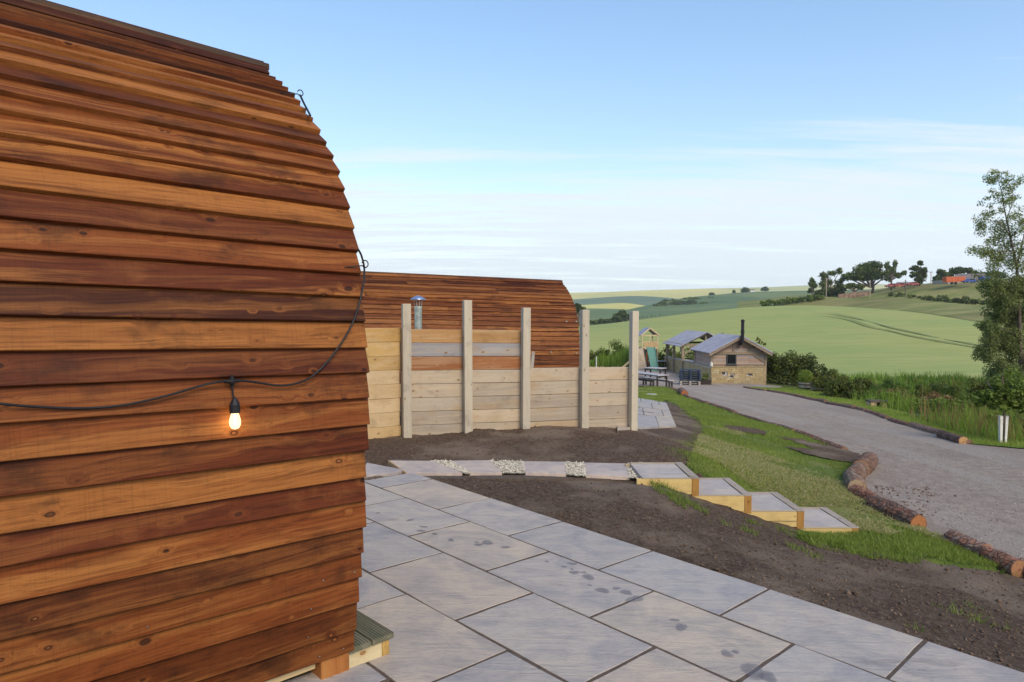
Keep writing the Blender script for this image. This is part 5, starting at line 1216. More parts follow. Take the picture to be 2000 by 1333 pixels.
pv = at(1179.5, 717, 44); dm = thing('fire_pit_lid', 'small white domed lid on the gravel left of the low table', 'lid', (float(pv[0]), 44., hgt(pv[0], 44.)))
MB().lathe([(.17, 0), (.17, .06), (.12, .15), (.05, .18), (.02, .21)], (0, 0, 0), 14).build('dome', M['white_paint'], dm, smooth=True); MB().lathe([(.19, 0), (.19, .05)], (0, 0, 0), 14).build('rim', M['black_metal'], dm)
pw = at(1164.7, 702, 60); po_ = thing('marker_post', 'thin white marker post at the edge of the reeds', 'post', (float(pw[0]), 60., hgt(pw[0], 60.)))
MB().tube([(0, 0, -.1), (0, 0, .98)], .045, 8).build('shaft', M['white_paint'], po_); MB().lathe([(.05, .98), (.03, 1.02)], (0, 0, 0), 8).build('cap', M['white_paint'], po_)
mb = MB()
for k in range(160):
    px = random.uniform(1150, 1228); Y = 62 + random.uniform(-1.2, 1.2); p = at(px, 700, Y); s = random.uniform(.06, .22); z = hgt(p[0], Y)
    mb.add([(p[0] + d[0] * s, Y + d[1] * s, z + d[2] * s * .7) for d in ((1, 0, 0), (0, 1, 0), (-1, 0, 0), (0, -1, 0), (0, 0, 1), (0, 0, -1))], [(0, 1, 4), (1, 2, 4), (2, 3, 4), (3, 0, 4), (1, 0, 5), (2, 1, 5), (3, 2, 5), (0, 3, 5)])
rb = mb.build('rubble_heap', M['rubble'], None, kind='stuff')
# ------------------------------------------------------------------ stack of pallets
pp_ = at(1347, 744, 44.0); pzg = hgt(pp_[0], 44.) + .01
ORD = ['topmost', 'second from the top', 'third from the top', 'middle', 'third from the ground', 'second from the ground', 'bottom']
def make_pallet(loc, rz, matl, label):
    t = thing('pallet', label, 'pallet', loc, rz, 'pallets stacked by the stone wall')
    for k in range(5): MB().box(-.62, .62, -.46 + k * .2, -.46 + k * .2 + .13, .118, .138).build('deck_board', matl, t)
    for x in (-.57, 0, .57):
        for y in (-.42, 0, .42): MB().box(x - .06, x + .06, y - .05, y + .05, .022, .094).build('block', matl, t)
        MB().box(x - .06, x + .06, -.47, .47, .0945, .1175).build('stringer', matl, t); MB().box(x - .06, x + .06, -.47, .47, 0, .0215).build('runner', matl, t)
    return t
for k in range(7):
    make_pallet((float(pp_[0]) + random.uniform(-.03, .03), 44. + random.uniform(-.03, .03), pzg + k * .139), math.radians(-10 + random.uniform(-2, 2)), M['pallet_blue'] if k > 1 else M['pallet_pale'], ('%s dark blue pallet of the stack by the stone wall' if k > 1 else '%s worn pale pallet of the stack by the stone wall') % ORD[6 - k])
# ------------------------------------------------------------------ planters
pk = at(1378, 748.5, 44.2); pl_ = thing('planter_crate', 'low dark wooden planter with pale green plants at the hut corner', 'planter', (float(pk[0]), 44.2, hgt(pk[0], 44.2)), math.radians(-14))
for k in range(2):
    z = .02 + k * .15
    MB().box(-.36, .36, -.20, -.17, z, z + .14).build('side_board', M['dark_wood'], pl_); MB().box(-.36, .36, .17, .20, z, z + .14).build('side_board', M['dark_wood'], pl_)
    MB().box(-.36, -.33, -.169, .169, z, z + .14).build('end_board', M['dark_wood'], pl_); MB().box(.33, .36, -.169, .169, z, z + .14).build('end_board', M['dark_wood'], pl_)
MB().box(-.32, .32, -.16, .16, .04, .27).build('compost', M['soil'], pl_)
V, f, ti = leaf_cloud(subclumps([(-.15, 0, .5, .3, .2, .28), (.1, 0, .62, .12, .1, .4)], 8, .4, 2), 700, .05, 2, base_tint=.5); link('plant', np_mesh('plant', V, f, ti), M['leaf_willow'], pl_)
def barrel(loc, label, s=1.):
    t = thing('barrel_planter', label, 'planter', loc, 0, 'half barrel planters on the verge'); n = 14
    for k in range(n):
        a0 = 2 * PI * k / n + .012; a1 = 2 * PI * (k + 1) / n - .012; mb = MB()
        pr = [(.30, 0), (.345, .2), (.36, .41)]; q = []
        for r_, z in pr:
            for rr_, aa in ((r_, a0), (r_, a1), (r_ - .03, a1), (r_ - .03, a0)): q.append((rr_ * s * math.cos(aa), rr_ * s * math.sin(aa), z * s))
        fs = []
        for i in range(2):
            for j in range(4): fs.append((i * 4 + j, i * 4 + (j + 1) % 4, (i + 1) * 4 + (j + 1) % 4, (i + 1) * 4 + j))
        fs += [(3, 2, 1, 0), (8, 9, 10, 11)]
        mb.add(q, fs).build('stave', M['softwood_post'], t, color=(*jitter_tint((.36, .31, .26), .15), .3))
    for z0, r_ in ((.08, .328), (.28, .36)): MB().lathe([(r_ * s, z0 * s), ((r_ + .008) * s, (z0 + .05) * s)], (0, 0, 0), 20).build('hoop', M['black_metal'], t)
    MB().lathe([(.31 * s, .3 * s), (.31 * s, .36 * s)], (0, 0, 0), 14).build('compost', M['soil'], t); return t
b1 = G(1573, 762); b2 = G(1598, 766)
barrel(tuple(map(float, b1)), 'half barrel planter under the round clipped ball shrub', 1.18)
barrel(tuple(map(float, b2)), 'half barrel planter holding a loose upright shrub', 1.12)
t = thing('ball_shrub', 'round clipped ball shrub growing in a half barrel', 'shrub', (float(b1[0]), float(b1[1]), float(b1[2]) + .30))
M['leaf_ball'] = leafy('clipped box leaves', (.07, .12, .02), (.34, .42, .075)); V, f, ti = leaf_cloud([(0, 0, .55, .47, .47, .46)] + subclumps([(0, 0, .55, .47, .47, .46)], 30, .22, 4, .85), 4800, .036, 4, base_tint=.5); link('foliage', np_mesh('ball', V, f, ti), M['leaf_ball'], t); MB().tube([(0, 0, 0), (0, 0, .4)], .03, 6).build('stem', M['trunk'], t)
bush('shrub', 'loose upright yellow green shrub in the right hand half barrel', 'shrub', (b2[0], b2[1], b2[2] + .34), [(0, 0, .25, .33, .3, .26), (.05, 0, .6, .10, .1, .45), (-.15, 0, .35, .2, .2, .3)], 2200, .045, M['leaf_yellow'], seed=5, tint=.5)
bx = at(1712, 799, 27.5); bz = hgt(bx[0], 27.5); cu = thing('stone_culvert', 'small pale stone culvert end half hidden in the long grass', 'culvert', (float(bx[0]), 27.5, bz - .06))
for k, (a, b, m_) in enumerate(((-.30, -.08, 'rubble'), (.14, .34, 'rubble'))): MB().box(a, b, -.15, .25, -.1, .30, jit=.015).build('block', M[m_], cu)
MB().box(-.07, .13, .0, .25, -.1, .28).build('opening_shade', M['dark_wood'], cu); MB().box(-.33, .37, -.17, .3, .302, .375, jit=.02).build('lintel', M['trunk'], cu)  # dark block paints the shade inside the culvert mouth
fs_ = G(1272, 773); fd = MB().lathe([(.24, 0), (.25, .03), (.22, .05)], (fs_[0], fs_[1], fs_[2] + .02), 12).build('stone_marker', M['concrete'], None); set_meta(fd, 'flat pale stone disc lying in the lawn beyond the fence', 'stone')
# ------------------------------------------------------------------ logs edging the track
LOGC = [(1.0, .78, .66), (1.05, .85, .72), (.85, .70, .62), (1.15, 1.0, .88), (.95, .68, .58)]
def log(p0, p1, r, label, group=None, ends=((.46, .25, .10), (.42, .22, .09)), col=None, bend=.02, n=12, r2=None, sink=.42):
    p0 = np.array([p0[0], p0[1], hgt(p0[0], p0[1])]); p1 = np.array([p1[0], p1[1], hgt(p1[0], p1[1])]); r2 = r2 or r
    p0[2] += r * (1 - sink) ; p1[2] += r2 * (1 - sink); c = (p0 + p1) / 2; d = p1 - p0; ln = np.linalg.norm(d)
    t = thing('log', label, 'log', tuple(map(float, c)), 0, group); k = max(4, int(ln / .13)); pts_ = []; rad = []
    sd_ = np.cross(d / ln, [0, 0, 1]); bb = random.uniform(-bend, bend)
    for i in range(k + 1):
        u = i / k; zc_ = hgt(*(p0 + d * u)[:2]); q = p0 + d * u + sd_ * math.sin(u * PI) * bb - c; pts_.append(q); rad.append((r + (r2 - r) * u) * random.uniform(.95, 1.05))
    rad[0] *= .97; rad[-1] *= .97
    MB().tube(pts_, rad, n, cap=True, noise=.045).build('bark', M['bark'], t, color=col or random.choice(LOGC), smooth=False)
    for q, s, e, rr_ in ((pts_[0], -1, ends[0], rad[0]), (pts_[-1], 1, ends[1], rad[-1])):
        dd = np.array(d / ln) * s
        MB().tube([np.array(q) - dd * .01, np.array(q) + dd * .006], [rr_ * .93, rr_ * .93], n, noise=.02).build('cut_end', M['cut'], t, color=e)
    return t
ORDN = ['first', 'second', 'third', 'fourth', 'fifth', 'sixth', 'seventh', 'eighth', 'ninth', 'tenth', 'eleventh', 'twelfth', 'thirteenth', 'fourteenth', 'fifteenth', 'sixteenth', 'seventeenth', 'eighteenth', 'nineteenth', 'twentieth']
def walk(line, lens, r, off, lab, grp):
    P = np.array(line); s = np.concatenate([[0], np.cumsum(np.linalg.norm(np.diff(P, axis=0), axis=1))]); u = 0; k = 0
    f_ = lambda q: np.array([np.interp(q, s, P[:, 0]), np.interp(q, s, P[:, 1])])
    while u < s[-1] - .8:
        u += random.choice((0, 0, .12, .3)); ln = lens[k % len(lens)]; v = min(u + ln, s[-1]); a, b = f_(u + .02), f_(v - .03); d = (b - a) / (np.linalg.norm(b - a) + 1e-9); n_ = np.array([-d[1], d[0]])
        a = a + n_ * (off + random.uniform(-.04, .04)); b = b + n_ * (off + random.uniform(-.04, .04)); log(a, b, r * random.uniform(.75, 1.2), lab % ORDN[k], grp, n=9, ends=((.20, .12, .08), (.22, .13, .085)), sink=random.uniform(.5, .8), bend=.06); u = v; k += 1
walk(trackL[:8], [1.7, 2.3, 1.2, 1.9, 2.6, .8], .078, .0, 'rough barked log, %s from the picnic table end along the left track edge', 'logs along the left edge of the track')
walk(trackR[:6], [2.2, 1.6, 2.6, 1.9, 1.3], .088, .0, 'rough barked log, %s from the hut along the right edge of the track', 'logs along the right edge of the track')
gx_ = lambda a, b: tuple(G(a, b)[:2])
def near_log(a, b, rpx, label, **k):
    p, q = G(*a), G(*b); r = .88 * rpx / F * (np.linalg.norm((p + q) / 2 - C0)); return log(p[:2], q[:2], r, label, **k)
near_log((1882, 868), (1838, 855), 9, 'log with a bright orange sawn end finishing the right hand line', ends=((.50, .29, .12), (.36, .22, .12)), col=(.6, .5, .45))
near_log((1337, 774), (1330, 768), 8, 'short reddish log stump among the logs beside the far lawn', ends=((.36, .12, .05), (.3, .12, .06)))
near_log((1698, 908), (1682, 926), 17, 'topmost short log in the curved cluster by the track, brown bark', ends=((.36, .22, .13), (.36, .22, .13)), col=(.8, .65, .55))
near_log((1680, 927), (1667, 950), 17, 'second short log in the curved cluster, sawn edge showing orange', ends=((.5, .27, .10), (.4, .22, .1)), col=(.95, .8, .65))
near_log((1664, 940), (1674, 966), 18, 'pale grey green barked log at the bend of the curved cluster', ends=((.4, .3, .18), (.4, .3, .18)), col=(1.1, 1.1, .95))
near_log((1668, 968), (1712, 992), 15, 'reddish log with a pale orange sawn end facing the lawn', ends=((.36, .18, .10), (.50, .27, .11)), col=(1.2, .75, .55))
near_log((1706, 996), (1793, 1036), 19, 'dark barked log ending in a large red orange sawn face', ends=((.3, .2, .12), (.37, .15, .055)), col=(.75, .65, .6), n=16)
near_log((1858, 1062), (1925, 1092), 17, 'scaly grey barked log beside the nearest tip of lawn', ends=((.30, .12, .09), (.4, .2, .1)), col=(1.0, .9, .85), n=14)
near_log((1925, 1094), (1990, 1124), 17, 'log with peeling bark and an orange underside at the right edge of the picture', ends=((.28, .13, .09), (.36, .18, .09)), col=(1.1, .8, .65), n=14)
near_log((1992, 1118), (2100, 1160), 17, 'last barked log running out of the picture on the right', n=12)
# ------------------------------------------------------------------ grass, reeds, clods
def blades(name, pts, hmin, hmax, wd, material, seed=0, lean=.35, tint=.5, tvar=.22, big=None, dz=0., kind='stuff', label=None):
    r = np.random.default_rng(seed); n = len(pts); z = hgt(pts[:, 0], pts[:, 1]) + dz; h_ = r.uniform(hmin, hmax, n)
    if hmax > .5: h_ = h_ * np.clip(.85 + 2.2 * fbm(pts[:, 0] * .55, pts[:, 1] * .45, 99, 3), .35, 1.5)
    a = r.uniform(0, 2 * PI, n); w_ = wd * r.uniform(.6, 1.3, n) * np.maximum(1, pts[:, 1] / 11)
    base = np.column_stack([pts, z]); sd_ = np.column_stack([np.cos(a), np.sin(a), np.zeros(n)]) * w_[:, None] / 2
    ln = np.column_stack([r.normal(size=n), r.normal(size=n), np.zeros(n)]) * (lean * h_)[:, None]
    tip = base + ln + np.column_stack([np.zeros(n), np.zeros(n), h_])
    V = np.stack([base - sd_, base + sd_, tip], 1).reshape(-1, 3)
    ti = tint + r.normal(size=n) * tvar
    if big: ti = ti + big[0] * fbm(pts[:, 0] * big[1], pts[:, 1] * big[1], 77, 3)
    o = link(name, np_mesh(name, V, np.arange(3 * n).reshape(n, 3), np.clip(ti, 0, 1)), material); o['kind'] = kind; return o
def scatter(poly, n, seed=0, ymin=-99, ymax=999, near_bias=True):
    r = np.random.default_rng(seed); P = np.array(poly); lo, hi = P.min(0), P.max(0); lo[1] = max(lo[1], ymin); hi[1] = min(hi[1], ymax); out = []; got = 0
    while got < n:
        q = r.uniform(lo, hi, (n * 3, 2))
        if near_bias: q = q[r.random(len(q)) < np.clip((6.5 / np.maximum(q[:, 1], 3)) ** 1.6, 0, 1)]
        q = q[in_poly(q[:, 0], q[:, 1], P)]; out.append(q); got += len(q)
    return np.concatenate(out)[:n]
lp = scatter(lawn_poly, 150000, 1, 4, 42)
bare = np.zeros(len(lp), bool)
for q in patch_xy: bare |= in_poly(lp[:, 0], lp[:, 1], np.array(q)) & (RNG.random(len(lp)) < .93)
bare |= (lp[:, 1] > 7.08) & (lp[:, 1] < 7.9) & (lp[:, 0] < 3.66)
thin = fbm(lp[:, 0] * 1.3, lp[:, 1] * 1.3, 55, 3) < -.17
lp = lp[~bare & ~(thin & (RNG.random(len(lp)) < .8))]
blades('lawn_grass', lp, .018, .050, .007, M['grass'], 2, .5, .54, .16, (.6, .7), dz=.03)
eb = np.array(lawn_poly); eb = eb[(eb[:, 1] < 20)]; ep = np.repeat(eb, 40, 0) + RNG.normal(size=(len(eb) * 40, 2)) * np.array([.10, .055])
ep = ep[~((ep[:, 1] > 7.05) & (ep[:, 1] < 7.9) & (ep[:, 0] < 3.7)) & ~in_poly(ep[:, 0], ep[:, 1], np.array(road_poly))]
blades('edge_grass', ep, .02, .06, .007, M['grass'], 17, .6, .42, .18, (.9, .7), dz=-.005)
dry = lp[(fbm(lp[:, 0] * .9 + lp[:, 1] * .5, lp[:, 1] * .35, 88, 3) > -.05) & (lp[:, 0] < 4.6) & (lp[:, 1] < 14)]
blades('dry_clippings', dry[RNG.random(len(dry)) < .7], .014, .030, .008, M['grass_dry'], 3, 2.2, .5, .2, dz=.045)
vp = scatter(verge_poly, 26000, 4, 10, 50); blades('verge_grass', vp, .03, .09, .008, M['grass'], 5, .4, .66, .12, (.5, .5), dz=.03)
# thin weeds on the bare soil
strip = GXY([(1262, 936), (1290, 938), (1322, 962), (1360, 985), (1388, 1004), (1382, 1012), (1345, 1000), (1310, 980), (1280, 960)])
s1 = scatter(strip, 1900, 6, near_bias=False); s1 = s1[fbm(s1[:, 0] * 7, s1[:, 1] * 7, 3, 3) > .02]
strip2 = GXY([(1556, 1046), (1600, 1050), (1660, 1064), (1740, 1082), (1800, 1094), (1800, 1104), (1700, 1092), (1620, 1076), (1560, 1058)])
s2 = scatter(strip2, 3200, 7, near_bias=False); s2 = s2[fbm(s2[:, 0] * 4, s2[:, 1] * 4, 5, 3) > -.06]
tuft = []
for px, py, nn, sp in ((1463, 1040, 60, .05), (1470, 1022, 50, .04), (1530, 1036, 60, .05), (1555, 1072, 70, .05), (1590, 1088, 40, .03), (1335, 885, 160, .12), (1345, 870, 120, .10), (1322, 895, 60, .07), (1864, 1200, 60, .08), (1925, 1215, 50, .08), (1900, 1192, 40, .05), (1790, 1230, 16, .03), (1416, 1026, 30, .05), (1365, 870, 150, .1), (1355, 895, 120, .1)):
    p = G(px, py); tuft.append(RNG.normal(size=(nn, 2)) * sp + p[:2])
blades('weeds', np.concatenate([s1, s2] + tuft), .02, .075, .006, M['grass'], 8, .6, .42, .2, dz=.0)
# clods and pebbles on the soil
def octas(P, s, r):
    n = len(P); D = np.array([(1, 0, 0), (0, 1, 0), (-1, 0, 0), (0, -1, 0), (0, 0, .8), (0, 0, -.8)]); rot = r.uniform(0, 6.28, n)
    V = D[None] * s[:, None, None] * r.uniform(.6, 1.25, (n, 6, 1)); c, q = np.cos(rot)[:, None], np.sin(rot)[:, None]
    V = np.stack([V[..., 0] * c - V[..., 1] * q, V[..., 0] * q + V[..., 1] * c, V[..., 2]], -1) + P[:, None]
    Fc = np.array([(0, 1, 4), (1, 2, 4), (2, 3, 4), (3, 0, 4), (1, 0, 5), (2, 1, 5), (3, 2, 5), (0, 3, 5)])
    return V.reshape(-1, 3), (np.arange(n)[:, None, None] * 6 + Fc[None]).reshape(-1, 3)
r9 = np.random.default_rng(9); q = r9.uniform((-3, 2.3), (6.2, 10.8), (80000, 2)); q = q[r9.random(len(q)) < np.clip((3.2 / q[:, 1]) ** .9, 0, 1)]
b_ = q @ BV[:2]; a_ = q @ AV[:2]
ok = ~((b_ < PAT_B + .0) & (a_ < PAT_A1 + .02) & (b_ > .4)) & ~((q[:, 1] > 7.08) & (q[:, 1] < 8.0) & (q[:, 0] > -1.6) & (q[:, 0] < 3.7)) & ~in_poly(q[:, 0], q[:, 1], np.array(lawn_poly)) & ~in_poly(q[:, 0], q[:, 1], np.array(road_poly))
q = q[ok]; s = .003 + .013 * r9.random(len(q)) ** 5. + (r9.random(len(q)) < .006) * r9.uniform(.008, .02, len(q)); zq = hgt(q[:, 0], q[:, 1]) + soil_relief(q[:, 0], q[:, 1]); P = np.column_stack([q, zq + s * .2])
V, f = octas(P, s, r9); ti = np.repeat(np.clip(.42 + r9.normal(size=len(q)) * .16 + (r9.random(len(q)) < .025) * .5, 0, 1), 8)
o = link('soil_clods', np_mesh('soil_clods', V, f, ti), M['clod']); o['kind'] = 'stuff'
# gravel on the near track
q = r9.uniform((4.3, 4.5), (11, 13), (26000, 2)); q = q[in_poly(q[:, 0], q[:, 1], np.array(road_poly)) & (r9.random(len(q)) < np.clip((5.5 / q[:, 1]) ** 1.5, 0, 1))]
s = .005 + .011 * r9.random(len(q)) ** 3; P = np.column_stack([q, hgt(q[:, 0], q[:, 1]) + .012 + .03 * fbm(q[:, 0] * .8, q[:, 1] * .8, 21, 3) + s * .2]); V, f = octas(P, s, r9)
M['pebble'] = leafy('loose pebbles', (.13, .10, .085), (.52, .47, .43), 0., .9)
o = link('loose_gravel', np_mesh('loose_gravel', V, f, np.repeat(np.clip(.5 + r9.normal(size=len(q)) * .25, 0, 1), 8)), M['pebble']); o['kind'] = 'stuff'
chip = np.array([G(px, py) for px, py in zip(r9.uniform(1690, 1830, 260) + r9.normal(size=260) * 14, r9.uniform(950, 1012, 260))]); s = .006 + .022 * r9.random(260) ** 2.5
V, f = octas(chip + np.array([0, 0, .022]), s, r9); V[:, 2] = np.minimum(V[:, 2], np.repeat(chip[:, 2] + .035, 6)); M['chip'] = leafy('bark chips', (.05, .028, .02), (.26, .16, .11), 0., .9)
o = link('bark_chips', np_mesh('bark_chips', V, f, np.repeat(r9.random(260), 8)), M['chip']); o['kind'] = 'stuff'
# rank grass between the verge and the barley
reed_px = [(1612, 766), (1640, 776), (1690, 790), (1740, 806), (1800, 826), (1870, 850), (1950, 868), (2080, 872), (2120, 800), (2060, 745), (1930, 735), (1700, 728), (1620, 735)]
rp = scatter(GXY(reed_px), 36000, 12, near_bias=True); nb_ = fbm(rp[:, 0] * .22, rp[:, 1] * .16, 61, 3)
blades('rank_grass', rp[nb_ > -.09], .25, .85, .012, M['reed'], 13, .22, .50, .16, (1.1, .3))
br = rp[(fbm(rp[:, 0] * .3, rp[:, 1] * .2, 62, 3) > .10)]; blades('seed_heads', br[RNG.random(len(br)) < .22], .5, 1.0, .013, M['reed_brown'], 14, .2, .45, .2)
fp = np.column_stack([RNG.uniform(20, 48, 9000), RNG.uniform(56, 66, 9000)]); blades('field_margin', fp[(fbm(fp[:, 0] * .25, fp[:, 1] * .3, 71, 3) > -.12)], .25, .95, .020, M['reed'], 15, .25, .30, .18, (1.6, .25))
lrp = np.column_stack([RNG.uniform(4.5, 12, 9000), RNG.uniform(62, 68, 9000)]); blades('reeds', lrp, .8, 1.7, .016, M['reed'], 16, .12, .52, .18, (.8, .4))
r5 = random.Random(5); WEED = [(1655, 742, 42, 'brown flowering dock clump in the rank grass below the barley'), (1735, 770, 33, 'rusty seed head clump beside the stone culvert'), (1820, 775, 31, 'brown tangle of seed heads in the middle of the rank grass'), (1760, 745, 40, 'dull olive weed clump on the near side of the barley'), (1870, 740, 38, 'dark leafy weed clump left of the guarded sapling'), (1850, 795, 26, 'leafy dock clump low in the rank grass near the verge'), (1700, 735, 46, 'dark nettle clump along the barley edge')]
for k, (px, py, Y, lab) in enumerate(WEED):
    p = at(px, py, Y); p[2] = hgt(p[0], p[1]); bush('weed_clump', lab, 'weeds', p, [(r5.uniform(-.4, .4), 0, .45, .9, .7, .5), (r5.uniform(-.8, .8), .2, .35, .8, .7, .4)], 1500, .06, [M['reed_brown'], M['reed_brown'], M['reed_brown'], M['leaf_mid'], M['leaf_dark'], M['leaf_mid'], M['leaf_dark']][k], 'weed clumps in the rank grass', 50 + k, stems=False)
for k, (px, py, Y, r_, ml, tn, lab) in enumerate(((1742, 748, 39, .9, 'leaf_mid', .5, 'loose green shrub on the rough bank below the barley edge'), (1795, 752, 36, .7, 'leaf_yellow', .38, 'small olive shrub in the middle of the rough bank'), (1845, 742, 38, 1.0, 'leaf_dark', .55, 'dark rounded shrub near the tall tree on the rough bank'), (1735, 785, 29.5, .5, 'leaf_mid', .52, 'low green shrub just behind the stone culvert'), (1890, 790, 25, .65, 'leaf_mid', .48, 'leafy green shrub left of the guarded sapling'), (1985, 835, 17, .55, 'leaf_mid', .42, 'leafy green shrub at the right edge beside the guarded sapling'))):
    p = at(px, py, Y); p[2] = hgt(p[0], p[1]); bush('shrub', lab, 'shrub', p, [(0, 0, r_ * .75, r_, r_ * .9, r_ * .8), (r_ * .8, .1, r_ * .5, r_ * .7, r_ * .7, r_ * .55), (-r_ * .7, .2, r_ * .55, r_ * .7, r_ * .6, r_ * .55)], 3200, .045 + .0006 * Y, M[ml], 'shrubs on the rough bank', 120 + k, per=20, frac=.3, tint=tn)
# ------------------------------------------------------------------ sapling in its white guard, tall tree at the edge
sg = G(1958, 868); sap = tree('guarded_sapling', 'young leafy tree rising out of a white tapered guard by the track', 'tree', sg, ([(0, 0, 0), (.02, 0, .8), (-.05, 0, 1.5)], [.03, .025, .012]), [([(0, 0, .8), (.3, 0, 1.15)], [.018, .008]), ([(0, 0, .9), (-.3, .1, 1.3)], [.018, .008])],
    [(-.10, 0, 1.25, .42, .4, .36), (.28, 0, 1.05, .38, .36, .36), (-.38, 0, .95, .28, .3, .28), (.5, .1, .85, .25, .3, .25), (.1, 0, .85, .45, .4, .22)], 4200, .042, M['leaf_mid'], seed=21, tint=.36, per=14)
for dx in (-.035, .055): MB().hexa([(dx - .03, -.03, -.05), (dx + .01, -.03, -.05), (dx + .01, .03, -.05), (dx - .03, .03, -.05), (dx * 1.3 - .04, -.035, .60), (dx * 1.3 + .02, -.035, .60), (dx * 1.3 + .02, .035, .60), (dx * 1.3 - .04, .035, .60)]).build('guard', M['white_paint'], sap)
Yt = 33.0; tb = at(1995, 790, Yt); tb[2] = hgt(tb[0], Yt); tpt = lambda px, py, dy=0: tuple(at(px, py, Yt + dy) - tb)
tr_pts = [(0, 0, -.2), tpt(1994, 700), tpt(1990, 600), tpt(1986, 520), tpt(1973, 460), tpt(1963, 415), tpt(1955, 370), tpt(1945, 338)]
limbs = [([tpt(1986, 520), tpt(1998, 470, .5), tpt(2008, 420, .7)], [.05, .03, .01]), ([tpt(1973, 460), tpt(1950, 435, -.3), tpt(1925, 428, -.5)], [.03, .02, .006]), ([tpt(1979, 490), tpt(1948, 492), tpt(1918, 480, .4)], [.03, .02, .006]), ([tpt(1966, 430), tpt(1978, 395), tpt(1978, 352)], [.025, .015, .005]), ([tpt(1990, 590), tpt(1950, 575, .5), tpt(1915, 590, .6)], [.06, .03, .01]), ([tpt(1993, 660), tpt(1955, 640), tpt(1930, 650)], [.05, .03, .01]), ([tpt(1975, 465), tpt(1993, 440), tpt(1998, 425)], [.02, .014, .005])]
r3 = random.Random(8); ex = []
for px, py, rp_ in ((1935, 352, 12), (1948, 345, 8), (1962, 362, 10), (1978, 356, 10), (1958, 385, 12), (1940, 395, 10), (1978, 392, 10), (1925, 428, 14), (1945, 432, 14), (1968, 418, 10), (1985, 425, 14), (1935, 455, 14), (1958, 462, 16), (1990, 455, 16), (1922, 482, 14), (1945, 490, 18), (1972, 488, 16), (1995, 490, 16), (1935, 515, 18), (1960, 520, 20), (1985, 520, 20), (1998, 512, 16)):
    q = at(px, py, Yt + r3.uniform(-.5, .5)) - tb; rr_ = rp_ / F * Yt
    for _ in range(6): ex.append((q[0] + r3.gauss(0, .9) * rr_, q[1] + r3.uniform(-.4, .4), q[2] + r3.gauss(0, .9) * rr_, rr_ * .85, rr_ * .85, rr_ * .70))
el_ = []
for px, py, rx, rz in ((1935, 560, 24, 26), (1985, 560, 34, 30), (1945, 615, 24, 26), (1985, 620, 34, 34), (1965, 665, 32, 36), (1950, 720, 24, 30), (1992, 700, 34, 50), (2020, 640, 40, 80), (2030, 560, 34, 50), (1940, 670, 26, 30), (1968, 745, 36, 40), (1928, 640, 18, 22), (1962, 590, 30, 30), (1990, 770, 40, 34), (1922, 690, 20, 26)):
    q = at(px, py, Yt + r3.uniform(-.6, .8)) - tb; el_.append((q[0], q[1], q[2], rx / F * Yt, .8, rz / F * Yt))
tree('ash_tree', 'tall ragged tree with a thin bare top at the right edge', 'tree', tb, (tr_pts, [.11, .095, .08, .06, .04, .027, .016, .006]), limbs, el_, 72000, .046, M['leaf_willow'], seed=22, per=40, frac=.36, tint=.44, extra=ex, pw=.52)
q = at(1995, 800, 24.); q[2] = hgt(q[0], q[1]); bush('bush', 'big rounded green bush filling the right edge below the tall tree', 'bush', q, [(0, 0, 1.2, .9, .8, 1.1), (-.5, .1, .7, .7, .7, .7), (.8, 0, 1.4, .9, .9, 1.3)], 6500, .06, M['leaf_mid'], seed=24, tint=.42)
q = at(1905, 735, 40.); q[2] = hgt(q[0], q[1]); bush('bush', 'mid green bush under the left side of the tall tree', 'bush', q, [(0, 0, .9, .9, .8, .8), (1.0, 0, 1.0, 1.0, .8, 1.0), (-.7, 0, .5, .7, .6, .5)], 3800, .075, M['leaf_dark'], seed=25, tint=.5)

# ------------------------------------------------------------------ the far hillside: tramlines, hedges, trees, farm
Yf = lambda px, py, y0, y1: None
def on_field(px, py):
    r = ray(px, py); q = fieldG.reshape(-1, 3); ts = np.linspace(62, 260, 700) / r[1]; best = None
    P = C0 + ts[:, None] * r; 
    # nearest column of the loft
    for p in P[::1]:
        d = (q[:, 0] - p[0]) ** 2 + (q[:, 1] - p[1]) ** 2; k = int(np.argmin(d))
        if p[2] <= q[k, 2] + .03: return np.array([p[0], p[1], q[k, 2]])
    return p
def strip_on_field(px_pts, wd, name):
    P = [on_field(*p) for p in px_pts]; P = [p for p in P]; sm = smooth_path(P, 6); V = []; 
    for i, p in enumerate(sm):
        d = sm[min(i + 1, len(sm) - 1)] - sm[max(i - 1, 0)]; n_ = np.array([-d[1], d[0], 0]); n_ /= np.linalg.norm(n_) + 1e-9
        V += [p - n_ * wd + [0, 0, .10], p + n_ * wd + [0, 0, .10]]
    mb = MB(); mb.add(V, [(2 * i, 2 * i + 2, 2 * i + 3, 2 * i + 1) for i in range(len(sm) - 1)]); o = mb.build(name, M['tram'], None); o['kind'] = 'structure'
M['tram'] = plain('trampled crop', (.16, .20, .062), .9, var=.3, scale=.6)
strip_on_field([(1590, 612), (1625, 615.5), (1660, 621), (1700, 630), (1740, 641), (1790, 653), (1840, 663), (1890, 672), (1926, 679)], .34, 'tramline')
strip_on_field([(1600, 616), (1625, 619.5), (1660, 627.5), (1700, 638), (1740, 648), (1775, 655.5), (1830, 666), (1880, 675), (1926, 684)], .30, 'tramline')
